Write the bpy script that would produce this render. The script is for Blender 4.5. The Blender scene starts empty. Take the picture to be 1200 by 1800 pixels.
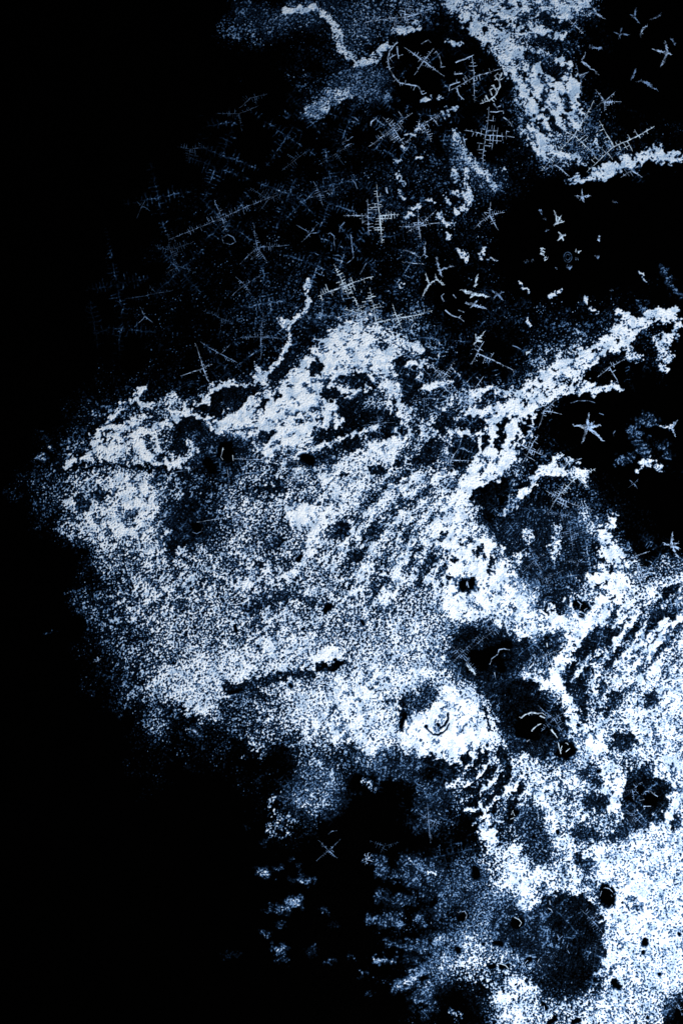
import bpy, math, random
import numpy as np
SC = bpy.context.scene
COL = SC.collection
# ---------------------------------------------------------------- camera, world, lamps, exposure
cam = bpy.data.objects.new('camera', bpy.data.cameras.new('camera')); COL.objects.link(cam)
cam.location = (6.0, -9.0, 40.0)
cam.data.sensor_fit = 'VERTICAL'; cam.data.sensor_height = 24.0; cam.data.lens = 24.0*40.0/18.0
cam.data.clip_end = 500.0
SC.camera = cam
wd = bpy.data.worlds.new('World'); SC.world = wd; wd.use_nodes = True
wd.node_tree.nodes['Background'].inputs[0].default_value = (.55, .7, 1.0, 1); wd.node_tree.nodes['Background'].inputs[1].default_value = .05
def lamp(name, loc, aim, size, power, col):
    d_ = bpy.data.lights.new(name, 'AREA'); d_.shape = 'DISK'; d_.size = size; d_.energy = power; d_.color = col
    o = bpy.data.objects.new(name, d_); COL.objects.link(o); o.location = loc
    import mathutils
    v = mathutils.Vector(aim)-mathutils.Vector(loc); o.rotation_euler = v.to_track_quat('-Z', 'Y').to_euler()
    return o
lamp('key_lamp', (14.5, -18.5, 17.0), (7.0, -9.5, 0), 3.0, 5100, (.97, .985, 1.0))
lamp('rim_lamp', (15.5, 1.5, 12.0), (8.5, -6.0, 0), 2.0, 420, (.86, .93, 1.0))
SC.view_settings.view_transform = 'Standard'; SC.view_settings.look = 'None'
SC.view_settings.exposure = 0.0; SC.view_settings.gamma = 1.0; SC.view_settings.use_curve_mapping = False
SC.cycles.max_bounces = 4; SC.cycles.diffuse_bounces = 2

# ---------------------------------------------------------------- frost field (numbers in units of 1/100, x right, y down)
FW, FH, ST = 1200, 1800, 1.0
GX, GY = int(FW/ST)+1, int(FH/ST)+1
rng = np.random.default_rng(7)
PX, PY = np.meshgrid(np.arange(GX)*ST, np.arange(GY)*ST)
PX = PX.astype(np.float32); PY = PY.astype(np.float32)
_fy = np.fft.fftfreq(GY, ST)[:, None]; _fx = np.fft.rfftfreq(GX, ST)[None, :]
def gnoise(wave, band=0.45, ang=None, stretch=1.0):
    """gaussian band noise with typical spot spacing `wave`, optionally stretched along an angle"""
    fx, fy = _fx, _fy
    if ang is not None:
        a = math.radians(ang); c, s = math.cos(a), math.sin(a)
        fx, fy = (_fx*c + _fy*s)*stretch, (-_fx*s + _fy*c)
    r = np.hypot(fx, fy)*wave
    filt = np.exp(-((r-1.0)/band)**2) * (r > 0)
    z = np.fft.irfft2(np.fft.rfft2(rng.standard_normal((GY, GX)))*filt, s=(GY, GX))
    return (z/z.std()).astype(np.float32)
def fnoise(lo, hi, p, ang=None, stretch=1.0):
    """fractal gaussian noise between the wavelengths hi and lo with spectral slope p"""
    fx, fy = _fx, _fy
    if ang is not None:
        a = math.radians(ang); c, s = math.cos(a), math.sin(a)
        fx, fy = (_fx*c + _fy*s)*stretch, (-_fx*s + _fy*c)
    r = np.hypot(fx, fy) + 1e-9
    filt = r**-p * np.exp(-(r*lo)**4) * (1-np.exp(-(r*hi)**3))
    z = np.fft.irfft2(np.fft.rfft2(rng.standard_normal((GY, GX)))*filt, s=(GY, GX))
    return (z/z.std()).astype(np.float32)
FLOW = ((250,1050,-32),(350,1150,-35),(450,1050,-42),(600,1000,-62),(650,900,-55),(700,1000,-72),(700,850,-42),(600,820,-25),(800,800,-50),(500,720,-33),(300,740,-24),(200,770,-30),
 (640,600,5),(580,640,-45),(700,670,65),(850,760,-65),(1000,650,-35),(1150,580,-15),(950,200,62),(880,60,45),(560,50,40),(700,40,-10),(600,160,-12),(1080,1150,-52),(1150,1250,-50),(900,1380,-52),
 (1000,1400,-75),(1100,1550,85),(700,1600,4),(640,1690,8),(750,1720,-28),(850,1500,-30),(520,1350,-70),(1050,1000,62),(450,1250,-12),(600,1250,-62),(220,850,-10),(270,900,80),(200,930,15),(150,880,-70),
 (800,960,-80),(880,1080,30),(1000,1200,70),(900,1760,-60),(1150,1700,80),(400,900,-50),(1100,1350,60),(780,1370,-45),(450,450,-25),(820,300,70))
def flow_field():
    c = np.zeros_like(PX); s_ = np.zeros_like(PX)
    for x, y, a in FLOW:
        w_ = np.exp(-((PX-x)**2+(PY-y)**2)/(2*75.0**2)) + 1e-6
        a = math.radians(2*a); c += w_*math.cos(a); s_ += w_*math.sin(a)
    th = .5*np.arctan2(s_, c) + .22*gblur(70)
    return np.cos(th).astype(np.float32), np.sin(th).astype(np.float32)
def smear(img, vx, vy, n, step=1.6):
    """drags a noise image along the flow field"""
    acc = img.copy(); tot = 1.0
    for sg in (-1, 1):
        x = PX/ST; y = PY/ST; dxp, dyp = vx*sg, vy*sg
        for i in range(n):
            x = x + dxp*step; y = y + dyp*step
            xi = np.clip(x.astype(np.int32), 0, GX-1); yi = np.clip(y.astype(np.int32), 0, GY-1)
            nx_, ny_ = vx[yi, xi], vy[yi, xi]; flip = np.sign(nx_*dxp+ny_*dyp); flip[flip == 0] = 1
            dxp, dyp = nx_*flip, ny_*flip
            w_ = 1-i/n; acc += img[yi, xi]*w_; tot += w_
    acc -= acc.mean(); return acc/acc.std()
def gblur(wave, ang=None, stretch=1.0):
    fx, fy = _fx, _fy
    if ang is not None:
        a = math.radians(ang); c, s = math.cos(a), math.sin(a)
        fx, fy = (_fx*c + _fy*s)*stretch, (-_fx*s + _fy*c)
    r = np.hypot(fx, fy)*wave
    z = np.fft.irfft2(np.fft.rfft2(rng.standard_normal((GY, GX)))*np.exp(-r*r), s=(GY, GX))
    return (z/z.std()).astype(np.float32)
def sstep(a, b, x):
    t = np.clip((x-a)/(b-a), 0, 1); return t*t*(3-2*t)

GRID = """
000000001122333346666100
000000001112321124641000
000000000012221001431000
000000000023320000362100
000000000011111111252211
000000000001112231234321
000000010112222232111000
000000111121122221100000
000001111111112121000000
000001111221212111000010
000011112222222111111110
000011112223443212222321
000001111136763221244321
000122222455453332431010
001233435665334543210001
011444423563345533210011
023454323446765454233111
035676335556666663222210
024676245555565885222420
001455445455566786224531
000345555555555686435544
000336555555566687766555
000335555666667642445556
000235665566777621355666
000124663556887864256677
000012223456877885236777
000011121234344655536677
000001001123111345566437
000000000121101134566546
000000000110000112566798
000000000000011236877898
000000000000011224666798
000000000000011233211798
000000000000012344311799
000000000000013334433788
000000000000001116655773
""".split()
# strokes: (mode, value, radius, softness, points)   mode w = white frost, d = bare gap, h = thin blue frost,
# m = mound (raise), k = knock haze and frost to nothing
S = []
def w(v, r, s, *p): S.append(('w', v, r, s, p))
def d(v, r, s, *p): S.append(('d', v, r, s, p))
def h(v, r, s, *p): S.append(('h', v, r, s, p))
def f(v, r, s, *p): S.append(('f', v, r, s, p))
def k(r, s, *p): S.append(('k', 0, r, s, p))
VEINS = []      # the bright ridges that become objects of their own: (name, first stroke, last stroke, label)
def vein(label, *strokes):
    a = len(S)
    for v, r, s, p in strokes: S.append(('w', v, r, s, p))
    VEINS.append((a, len(S), label))

# --- dark clearings first
d(.0, 30, 22, (880,30),(885,31)) if False else None
d(.02,45,18,(725,100),(745,125)); d(.03,38,14,(830,140),(850,150)); d(.05,30,15,(790,70),(830,95),(860,120))
d(.0,40,16,(1100,40),(1180,40)); d(.0,45,20,(1090,90),(1190,110)); d(0,25,12,(1075,30),(1080,120))
d(.0,22,12,(1120,165),(1190,190))
d(.02,22,12,(600,205),(640,230)); d(.03,30,14,(690,250),(700,180)); d(.02,16,8,(810,215),(790,235),(780,260)); d(0,22,10,(835,240),(840,285),(860,255))
d(.0,60,22,(960,400),(1010,360),(1100,380),(1180,400)); d(0,40,20,(950,480),(1050,470),(1150,440)); d(0,28,12,(1110,330),(1190,340))
d(.0,28,10,(770,500),(800,530)); d(0,18,8,(790,545),(815,530)); d(0,20,10,(900,470),(905,400))
d(.02,40,16,(560,395),(600,400)); d(.05,30,14,(620,440),(590,420))
d(.0,40,14,(1035,755)); d(0,62,18,(1035,745)); d(0,36,16,(1120,700),(1160,720)); d(0,40,18,(1090,840),(1070,800)); d(0,42,14,(1170,880),(1180,930)); d(0,30,12,(1140,940),(1160,900)); d(0,22,10,(1190,560),(1185,720),(1190,800))
d(.0,20,9,(1110,905),(1140,970)); d(.02,24,9,(1145,850),(1150,870))
d(.05,18,9,(810,660),(850,640),(880,650)); d(.05,24,10,(860,610),(890,600)); d(.0,14,7,(1010,665),(1030,660)); d(.03,22,9,(1090,645),(1130,670)); d(.1,18,8,(1070,660),(1060,645))
d(.05,14,6,(940,740),(935,790)); d(.1,14,8,(965,770),(950,745)); d(.05,22,9,(870,905),(890,890))
d(.08,26,8,(600,200),(640,205)) if False else None

# --- bright veins
vein('broad pale frost ridge sweeping down from the top edge towards the right',
  (1.0,20,14,((800,-10),(835,30),(868,62),(892,92),(912,120))), (1.15,16,5,((905,100),(922,140),(938,180),(950,225))),
  (1.05,18,6,((918,112),(950,145),(975,165),(985,195))), (1.1,9,4,((980,104),(997,122),(1004,150),(1010,185),(1012,215))),
  (1.05,12,5,((938,225),(948,255),(962,268))), (.95,14,5,((950,160),(980,190),(990,215))))
vein('blotchy pale frost ridge along the top edge right of the broad ridge',
  (.85,14,10,((830,12),(880,20),(930,8),(985,14))), (.95,8,6,((905,40),(920,58),(950,60),(985,60))), (.9,7,5,((900,2),(905,30),(912,50))),
  (.85,7,5,((985,20),(1010,22),(1030,5))))
vein('pale flat frost ribbon running out at the right edge above the black gap',
  (1.1,9,4,((1045,303),(1075,295),(1110,285),(1140,270),(1165,276),(1205,276))), (.95,8,5,((1135,272),(1150,262),(1162,272))),
  (1.0,6,3,((968,268),(990,272),(1012,278),(1022,288))), (.9,5,4,((995,318),(1030,315),(1055,312),(1085,300))))
vein('thin crooked pale frost ridge hanging from the top edge left of the rings',
  (1.05,5,3,((500,15),(520,18),(540,17),(550,10),(562,20),(577,32),(590,48),(600,62))), (.9,6,4,((598,88),(612,93),(625,108),(642,110),(658,105),(668,88),(680,80))),
  (.9,5,4,((585,52),(595,70),(600,88))))
w(.85,6,4,(692,52),(705,56),(722,52),(735,42)); w(.8,4,3,(785,72),(800,78),(812,78))
h(.55,9,9,(540,198),(560,188),(578,172),(600,162),(640,158),(680,168)); h(.3,14,14,(600,140),(640,135),(670,140)); w(.55,10,8,(545,195),(562,192),(580,172),(605,165))
h(.25,14,25,(430,20),(480,45),(520,25),(600,20)); w(.26,18,18,(400,50),(440,60),(480,45),(520,20)); h(.2,20,20,(620,60),(650,30))
for x,y,r in ((750,174,7),(770,174,4),(795,190,6),(782,205,3),(782,188,2),(722,236,4),(732,228,5),(740,218,4),(710,262,4),(738,276,5),(700,282,4),(780,200,4)): w(1.0,r*.7,2.5,(x-r*.8,y+r*.2),(x+r*.6,y-r*.2))
vein('narrow bluish frost ridge dropping through the dark fern field above the star crystals',
  (.65,7,6,((800,232),(803,250),(812,270),(832,290),(848,305))), (1.0,4.5,3,((818,298),(819,325),(824,342),(826,355),(818,366),(804,372))), (.95,5,3,((800,338),(815,342),(822,345))),
  (.9,4,3,((798,300),(799,318))), (.85,5,4,((853,305),(862,322),(868,330))))
h(.35,12,12,(800,250),(810,285),(840,300)); h(.25,15,20,(850,310),(870,320))
for p,r in ((((770,378),(778,390),(792,397),(796,392)),4.5),(((786,420),(788,413)),4),(((806,440),(812,448),(822,455)),6),(((755,350),(762,355)),3),(((785,350),(788,355),(782,345)),4),(((700,312),(708,322)),3),(((718,362),(727,368),(737,360)),4),(((703,335),(706,348)),3),(((842,448),(843,455),(850,437)),3),(((710,385),(720,379)),3),(((862,455),(865,458)),3),(((704,502),(706,503)),3),(((700,3+300),(704,300)),3),(((880,295),(890,300)),3),(((915,500),(918,505),(930,515)),3),(((925,560),(932,570)),4),(((965,520),(985,510)),3),(((1028,520),(1030,527)),3),(((1035,540),(1045,548)),3),(((1130,485),(1133,490)),3),(((1121,475),(1124,482)),3)):
    w(1.0,r,2,*p)
h(.5,6,6,(1165,478),(1178,500),(1190,515)); h(.45,5,5,(1125,535),(1135,550))
for x,y,r in ((953,30,15),(965,38,10),(918,30,7),(1003,42,14),(1015,48,9),(925,52,6),(948,72,14),(965,78,12),(988,92,10),(928,98,8),(940,105,8),(962,118,15),(978,130,14),(990,120,8),(870,36,8),(883,42,7),(866,20,5),(822,40,6),(935,12,7),(888,12,7),(915,8,6),(850,55,5),(905,42,5),(962,150,0)): 
    if r: d(.14,r*.75,4,(x-r*.3,y),(x+r*.3,y+1))
for x,y,r in ((917,127,5),(921,131,4),(953,136,5),(942,176,6),(950,190,7),(970,191,5),(960,200,4),(931,162,3),(968,155,4),(923,180,3),(944,214,7),(970,215,9),(955,232,6),(978,225,9),(990,205,6),(985,170,5),(998,190,5)): d(.1,r*.6,3,(x-r*.4,y-r*.5),(x+r*.4,y+r*.5))
# nose ridge
vein('thin jagged white frost ridge rising as a spur above the left slope',
  (1.05,4.5,3,((540,492),(539,507),(541,525),(540,538),(534,548),(520,558),(508,567),(506,575),(511,590),(509,605),(498,620),(488,628),(480,640),(466,655))),
  (1.05,5,3,((494,562),(501,570),(508,573))))
w(.95,4,3,(450,658),(462,662),(472,668),(455,672)); w(.8,5,4,(449,640),(452,660),(450,670))
# crown
vein('thick white frost ridge arching over the crown of the frost field',
  (1.15,22,12,((560,650),(590,620),(625,608),(655,615),(672,630))), (1.05,14,9,((540,655),(560,625),(578,603),(600,597))),
  (1.0,13,9,((675,630),(692,655),(700,685),(702,715))), (.85,12,8,((705,730),(700,700))), (.95,9,6,((640,560),(625,575),(600,590),(575,600))), (.8,10,9,((650,580),(690,600),(720,610))))
vein('long white frost ridge slanting down left from the crown towards the tip',
  (1.15,13,5,((560,640),(535,668),(510,692),(478,708),(445,722),(412,735),(380,742))), (1.15,13,5,((585,650),(570,680),(540,705),(505,725),(470,738),(430,745),(395,746))),
  (1.05,8,4,((380,742),(358,731),(335,728),(312,735),(290,744),(262,754),(240,765),(215,775),(190,785),(168,796))),
  (1.1,8,4,((168,770),(165,785),(172,796),(195,788),(215,778),(240,774),(250,788),(256,800),(272,810),(300,816))))
vein('white frost ridge bulging beneath the slanting ridge, right of the two black holes',
  (1.15,12,5,((590,735),(560,752),(525,757),(500,766),(478,785),(462,790))), (1.0,8,5,((470,750),(500,745),(530,742))), (.95,14,9,((600,700),(580,715),(560,730))), (1.05,10,5,((545,765),(520,772))))
vein('looped thin white frost ridge bordering the dark slope on the left',
  (1.0,4,2.5,((168,772),(173,758),(188,752),(198,748),(195,735),(205,728),(212,716),(222,710),(238,703),(243,690),(246,680),(256,678))),
  (1.0,4,2.5,((240,700),(250,708),(260,717),(275,712),(290,703),(300,693),(318,705))), (.95,3.5,2.5,((190,768),(200,752),(208,748),(228,746),(236,738),(248,733),(262,730))),
  (.9,3.5,2.5,((205,768),(215,758),(228,750))), (1.0,4.5,3,((318,740),(330,708),(355,700),(368,690),(372,678),(385,674),(400,675),(418,678),(440,672),(455,662),(478,656))),
  (1.0,3.5,2.5,((272,610+150),(278,790),(280,800))), (.85,3,2,((230,730),(235,740))))
vein('narrow pale frost ledge above the dark crack at the left tip',
  (.95,6,4,((118,820),(128,808),(150,803),(180,803),(205,798),(225,792))), (.7,6,5,((200,815),(240,800),(270,815))))
d(.05,2.5,3,(105,828),(150,821),(190,816),(230,818),(260,822),(300,826),(330,830))
d(.2,14,8,(330,690),(360,715),(350,700)) if False else None
# dark bays among the crown ridges
d(.12,17,6,(390,690),(420,695)); d(.1,12,5,(345,712),(385,725),(375,705)); d(.08,17,6,(325,748),(350,745)); d(.1,14,6,(315,780),(345,770)); d(.15,7,4,(445,735),(455,720),(485,708)); d(.15,6,4,(460,710),(485,695)); d(.1,14,6,(440,680),(425,705))
d(.15,14,6,(500,650),(490,668)); d(.2,12,6,(470,640),(510,625),(520,610)); d(.1,10,4,(545,575),(535,600)); d(.2,12,8,(520,585),(560,570)); d(.1,11,5,(555,645),(558,650))
d(.08,12,5,(575,692),(590,690)); d(.2,14,6,(560,760),(580,770),(575,800)); d(.1,16,7,(605,675),(630,665),(640,680)); d(.1,17,8,(610,715),(620,735),(650,745),(680,740)); d(.1,12,6,(600,770),(620,775),(600,765)); d(.15,12,6,(690,725),(680,755))
d(.1,18,8,(705,650),(715,680),(720,665)); d(.1,12,6,(710,700),(700,705)); d(.15,16,9,(760,640),(800,640),(820,620)); d(.15,10,6,(755,660),(745,650)); d(.15,8,5,(720,640),(745,645))
w(1.0,4.5,2.5,(712,645),(725,638),(738,640),(736,655),(735,665)); w(.9,5,4,(745,680),(775,678),(785,670)); w(.9,5,4,(745,635),(758,640)); w(.9,4,3,(700,615),(740,612))
d(.05,17,6,(400,795)); d(.06,24,16,(378,782),(400,778),(412,785)); d(.2,14,16,(345,800),(370,818),(400,822)); h(.22,24,18,(350,785),(400,775),(430,782)); w(.7,5,5,(300,800),(312,815),(340,790)); w(.8,4,4,(330,775),(345,790))
d(.2,6,5,(450,868),(455,860)); d(.15,8,6,(470,862),(490,855)); d(.2,8,6,(510,815),(540,808),(560,800)); d(.15,9,4,(470,765),(463,770)); 
k(13,3,(400,797),(398,790)); k(6,3,(388,800),(400,806)); k(8,3,(365,812),(373,825)); k(7,3,(535,802),(545,810)); 
d(.1,8,4,(475,862))
# left swirl
vein('swirling white frost bank at the left tip above the eye hollow',
  (.95,8,8,((165,870),(185,850),(215,842),(245,850),(262,872),(264,900),(248,925),(215,938),(180,942))), (.95,12,9,((210,880),(235,885),(245,900))),(.85,12,9,((160,925),(185,945),(205,920))), (.8,8,7,((120,880),(150,900),(180,890))), (.95,7,6,((195,860),(225,865),(250,860))))
d(.15,10,7,(165,865),(180,870)); d(.2,10,6,(140,880),(150,890)); d(.25,8,6,(280,835),(270,850))
d(.0,12,8,(195,1030),(170,1000)) if False else None
# eye hollow
d(.03,27,18,(328,925),(342,922)); d(.12,14,12,(315,948),(312,960),(325,958)); k(8,4,(345,925),(350,930)); h(.16,24,16,(325,930),(350,925)); d(.25,10,12,(300,885),(292,905)); d(.22,10,14,(365,905),(350,885),(330,880))
w(.9,6,5,(315,970),(325,968)); w(.95,6,5,(312,988),(320,990))
w(.9,6,5,(285,975),(290,985))
# round pad + strand
vein('smooth round pale frost pad with a strand trailing down to the left',
  (1.3,25,3,((528,902),(529,903))), (1.1,12,6,((560,915),(558,935),(548,955),(540,972))), (.85,8,6,((540,972),(530,990),(520,1000))), (.9,10,8,((585,890),(600,885),(570,900))))
w(.9,8,7,(440,1015),(436,1035),(445,1005)); w(.85,6,6,(450,1000),(470,995)); d(.12,12,6,(600,930),(610,940)); d(.15,10,5,(655,920),(650,940)); d(.15,10,5,(640,940),(655,910)); d(.15,9,5,(620,980),(630,975))
k(3,2,(413,1100),(415,1108)); k(2,2,(391,1118),(393,1118)); k(2.5,2,(572,1068),(577,1062)); k(5,3,(572,1072),(578,1066)); k(3,3,(636,1092),(638,1097)); k(2,2,(533,1105),(531,1106)); k(2,2,(335,1035),(336,1036)); k(2,2,(343,1102),(342,1104)); k(2,2,(453,1136),(455,1136)); k(2,2,(304,1165),(306,1166))
k(3,2,(523,985),(527,978)); d(.1,4,3,(450,990),(455,995)); d(.35,4,5,(499,885),(496,905),(502,925)); d(.4,3,5,(515,872),(545,875)); d(.25,8,6,(430,1070),(470,1055),(500,1050)); d(.25,10,8,(490,950),(480,955)); d(.36,7,9,(460,935),(475,925)); d(.3,6,5,(480,950),(470,960))
# flowing streaks of the cheek: bright strands curving down-left
for p in (((700,800),(660,830),(620,850),(590,870)),((760,840),(720,850),(680,880),(650,910),(625,950)),((780,880),(740,890),(700,920),(665,960),(640,1000),(620,1040)),((770,930),(735,940),(705,975),(690,1020),(670,1060)),((650,795),(610,810),(575,835),(560,860))):
    w(.85,5,7,*p)
for p in (((745,870),(700,890),(670,930),(645,970)),((765,905),(725,920),(695,950),(675,990)),((780,960),(750,985),(735,1030)),((710,830),(670,860),(640,885))):
    d(.30,4,6,*p)
w(1.05,12,8,(580,840),(620,815),(660,795),(700,780)); w(.95,10,8,(640,850),(600,870))
d(.08,10,5,(758,785),(765,790)); d(.1,12,5,(765,790),(750,800)); d(.12,8,4,(735,808),(745,808)); d(.1,6,3,(698,818),(704,812)); d(.12,7,4,(655,825),(670,828)); d(.1,7,4,(610,838),(605,836)); d(.15,8,5,(715,835),(712,840))
# right neck ridge
vein('broad white frost ridge curving from the right edge down into the throat',
  (1.2,11,4,((1180,550),(1165,556),(1148,553),(1130,566),(1112,575),(1088,578))), (1.05,8,5,((1180,555),(1188,570),(1185,590),(1170,595),(1160,605))), (1.1,7,4,((1088,548),(1098,558),(1108,572))),
  (1.12,14,6,((1095,590),(1070,605),(1040,622),(1010,635))), (1.12,22,8,((1010,640),(975,665),(945,690),(922,705))), (1.1,9,4,((970,684),(1000,682),(1040,682))), (1.0,6,4,((1055,683),(1075,678),(1090,684))),
  (1.12,12,5,((925,705),(905,722),(890,740),(878,760),(868,785))), (1.15,12,5,((905,740),(902,765),(890,790),(882,812))), (1.12,15,5,((878,790),(862,812),(840,835),(818,855),(805,880))), (1.1,6,3,((830,692),(845,688),(865,680),(878,692),(890,692),(902,684))),
  (1.1,10,5,((832,722),(850,730),(880,722),(905,712))), (1.05,9,4,((828,835),(850,850),(880,830))), (.9,9,6,((1155,600),(1170,620),(1165,640))), (.8,8,6,((1095,605),(1110,625),(1120,630))))
vein('short hooked white frost ridge under the black ring with the star',
  (1.2,7,3,((898,882),(915,868),(930,858),(938,842),(948,828),(965,824),(985,830),(1005,834),(1020,828),(1026,835))), (1.0,5,3,((970,822),(974,808),(983,800))), (1.0,8,4,((1010,832),(1020,826),(1024,842))), (1.1,9,4,((898,884),(885,895),(880,905))))
w(1.0,7,3,(1125,815),(1138,810),(1150,815),(1156,822)); w(.9,4,3,(1120,828),(1125,818)); w(.9,5,3,(998,806),(1003,810)); h(.5,7,6,(1110,755),(1125,775),(1130,795)); h(.4,6,5,(1085,810),(1105,805)); h(.35,8,7,(1125,740),(1148,740)); h(.35,7,6,(1165,785),(1172,800)); w(.8,4,3,(1162,750),(1180,752))
# throat
vein('smooth white frost plain pierced by a pit at the throat',
  (1.2,14,7,((800,880),(792,915),(790,950))), (1.15,22,9,((790,935),(805,965),(830,985),(850,990))), (1.15,16,6,((800,1000),(795,1030),(805,1055))), (1.2,18,8,((845,1000),(855,1030),(845,1060))), (1.15,17,8,((800,1060),(830,1070),(860,1050),(875,1030))), (1.1,9,5,((872,985),(876,1010),(882,1025))), (1.0,10,8,((800,1085),(820,1080))), (1.1,11,6,((830,940),(850,960),(860,975))))
for x,y,r in ((780,936,6),(773,946,3),(785,967,3),(797,982,5),(780,980,3),(846,916,7),(810,955,4),(825,948,4),(842,968,7),(834,974,5),(862,980,6),(870,930,5),(845,905,6),(786,1015,4),(785,1000,4),(762,985,5),(756,1010,5),(778,1025,4),(765,915,4),(858,1000,5),(862,988,5)): d(.1,r*.7,2.5,(x-r*.4,y-r*.5),(x+r*.4,y+r*.5))
vein('slim bright frost strand standing in the dark ferny hollow',
  (1.2,4.5,2.5,((901,1013),(906,995),(911,980),(917,962),(919,958))),)
vein('hazy white frost drift between the throat and the right flank',
  (.95,24,18,((900,1065),(930,1080),(960,1090),(1000,1075))), (1.0,13,10,((1000,1075),(1020,1090),(1030,1110),(1010,1130),(1000,1150))), (.9,10,10,((880,1085),(900,1100),(930,1110))))
vein('white frost ridge standing upright on the right flank below the ferny hollow',
  (1.15,14,5,((1060,945),(1068,968),(1082,980),(1088,1000))), (1.15,18,7,((1045,1015),(1065,1020),(1080,1010),(1085,1030))), (1.0,8,4,((1080,905),(1070,925),(1062,940))), (1.1,14,7,((1080,1040),(1060,1060),(1045,1085),(1025,1100))), (1.0,7,4,((1002,998),(1005,1010),(1018,1015))), (1.05,9,6,((1085,1050),(1110,1040),(1140,1045),(1165,1030))))
vein('white frost ridge winding down the throat past the black eye holes',
  (1.15,13,6,((1005,1130),(995,1155),(985,1175),(970,1190),(952,1200))), (1.1,12,6,((955,1200),(975,1205),(990,1220),(1000,1245),(1015,1265))), (1.1,14,8,((1010,1265),(1030,1285),(1045,1310))), (.9,10,8,((935,1205),(925,1195))))
for x,y,r in ((1045,960,8),(1054,985,5),(1044,1002,5),(1075,995,9),(1068,979,3),(1078,990,7),(1062,1025,4),(1048,1030,4),(1073,1050,6),(1065,1058,4)): d(.08,r*.7,2.5,(x-r*.4,y+r*.6),(x+r*.5,y-r*.5))
# dark oval hollows inside the right neck
d(.08,22,6,(815,790),(830,780)); d(.08,12,5,(800,800),(795,815)); d(.06,9,4,(848,770),(852,785)); d(.08,7,4,(852,790),(843,810)); d(.08,7,3,(869,775),(874,790)); d(.06,8,4,(815,749),(825,745)); d(.1,9,4,(830,735),(845,745)); d(.1,12,5,(775,745),(790,735))
d(.03,16,6,(845,872),(860,865)); d(.04,12,6,(870,860),(885,850)); d(.05,12,6,(860,880),(880,880)); d(.06,5,3,(850,835),(860,832)); d(.05,3,2,(834,826),(836,826)); d(.05,4,2,(835,838),(837,838))
d(.08,14,6,(885,745),(892,770)); d(.1,6,4,(910,745),(905,735)); d(.08,9,5,(790,640),(760,700)) if False else None
# ferny dark hollows, right of throat
d(.18,26,12,(885,920),(900,950),(930,930)); d(.15,30,14,(960,940),(1000,960),(1010,990)); d(.2,20,10,(930,1000),(960,1010),(980,1030)); h(.15,50,25,(930,940),(970,960),(960,1010)); w(.7,7,6,(924,935),(930,945)); w(.6,8,7,(975,930),(980,945),(972,980)); w(.6,8,8,(1025,905),(1040,925)); h(.4,18,14,(1020,920),(1040,930))
d(.1,17,7,(960,1055),(975,1060)); w(.9,5,4,(964,1058),(968,1066)); h(.5,22,18,(930,1045),(910,1030))
# flank ferns upper right
d(.15,10,6,(1120,950),(1140,990)); d(.2,18,9,(1120,1065),(1110,1075),(1090,1080)); d(.12,15,6,(1105,1095),(1110,1110)); d(.15,18,7,(1160,1085),(1150,1110),(1165,1130)); d(.12,16,6,(1040,1125),(1055,1115),(1075,1110)); d(.1,14,6,(1020,1145),(1045,1155)); d(.1,18,6,(1000,1180),(1015,1185),(1010,1195)); d(.15,14,7,(1080,1130),(1070,1160)); d(.1,10,5,(1165,1045),(1180,1030)); d(.15,10,6,(1180,1080),(1185,1095))
# pits: halo then void
h(.25,58,26,(830,1150),(880,1140)); d(.07,44,28,(835,1145),(860,1150)); d(.15,22,12,(860,1185),(865,1205)); k(13,4,(832,1157),(868,1150)); k(9,4,(880,1140),(893,1135)); k(7,4,(845,1168),(850,1172)); k(8,4,(880,1175),(878,1165))
h(.3,30,18,(960,1130),(950,1145)); d(.04,9,26,(962,1130)); d(.15,16,18,(955,1140),(970,1135)); d(.12,16,9,(915,1140),(910,1160))
h(.22,52,22,(935,1260),(950,1280)); d(.04,40,22,(922,1260),(950,1268)); d(.05,22,10,(905,1220),(925,1215)); d(.1,20,12,(920,1310),(950,1310)); k(16,4,(922,1272),(945,1275)); k(12,5,(935,1290),(915,1285))
h(.35,24,14,(1000,1330),(1020,1345)); d(.05,17,7,(992,1318)); k(12,3,(990,1320),(1000,1315))
h(.28,46,14,(1128,1400),(1140,1405)); d(.06,37,14,(1125,1397),(1142,1404)); d(.12,16,8,(1110,1440),(1125,1445)); k(10,3,(1140,1405),(1146,1404)); k(7,3,(1118,1388),(1124,1390)); k(5,3,(1110,1405),(1105,1402))
h(.4,24,12,(1067,1570)); d(.08,14,16,(1067,1573)); k(13,3,(1065,1570),(1068,1582)); 
h(.3,9,6,(1134,1657)); k(5,2.5,(1131,1654),(1132,1660)); k(3,2,(1129,1673))
h(.35,22,10,(1020,1066)); d(.06,10,14,(1020,1062)); k(7,3,(1013,1062),(1028,1070)); k(3,3,(1018,1081),(1022,1082))
h(.35,20,9,(820,1025)); d(.1,12,14,(820,1027)); k(8,3,(813,1030),(815,1026)); k(7,3,(828,1024),(827,1030))
h(.3,18,12,(937,1403)); d(.1,10,6,(937,1405)); d(.08,9,5,(905,1385),(903,1380)); k(5,3,(901,1434),(904,1430)); h(.3,15,10,(903,1430)); k(3,2,(979,1461),(980,1463)); k(3,2,(937,1471)); k(3,2,(1052,1355),(1050,1356)); k(3,2,(1016,1275)); 
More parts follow.
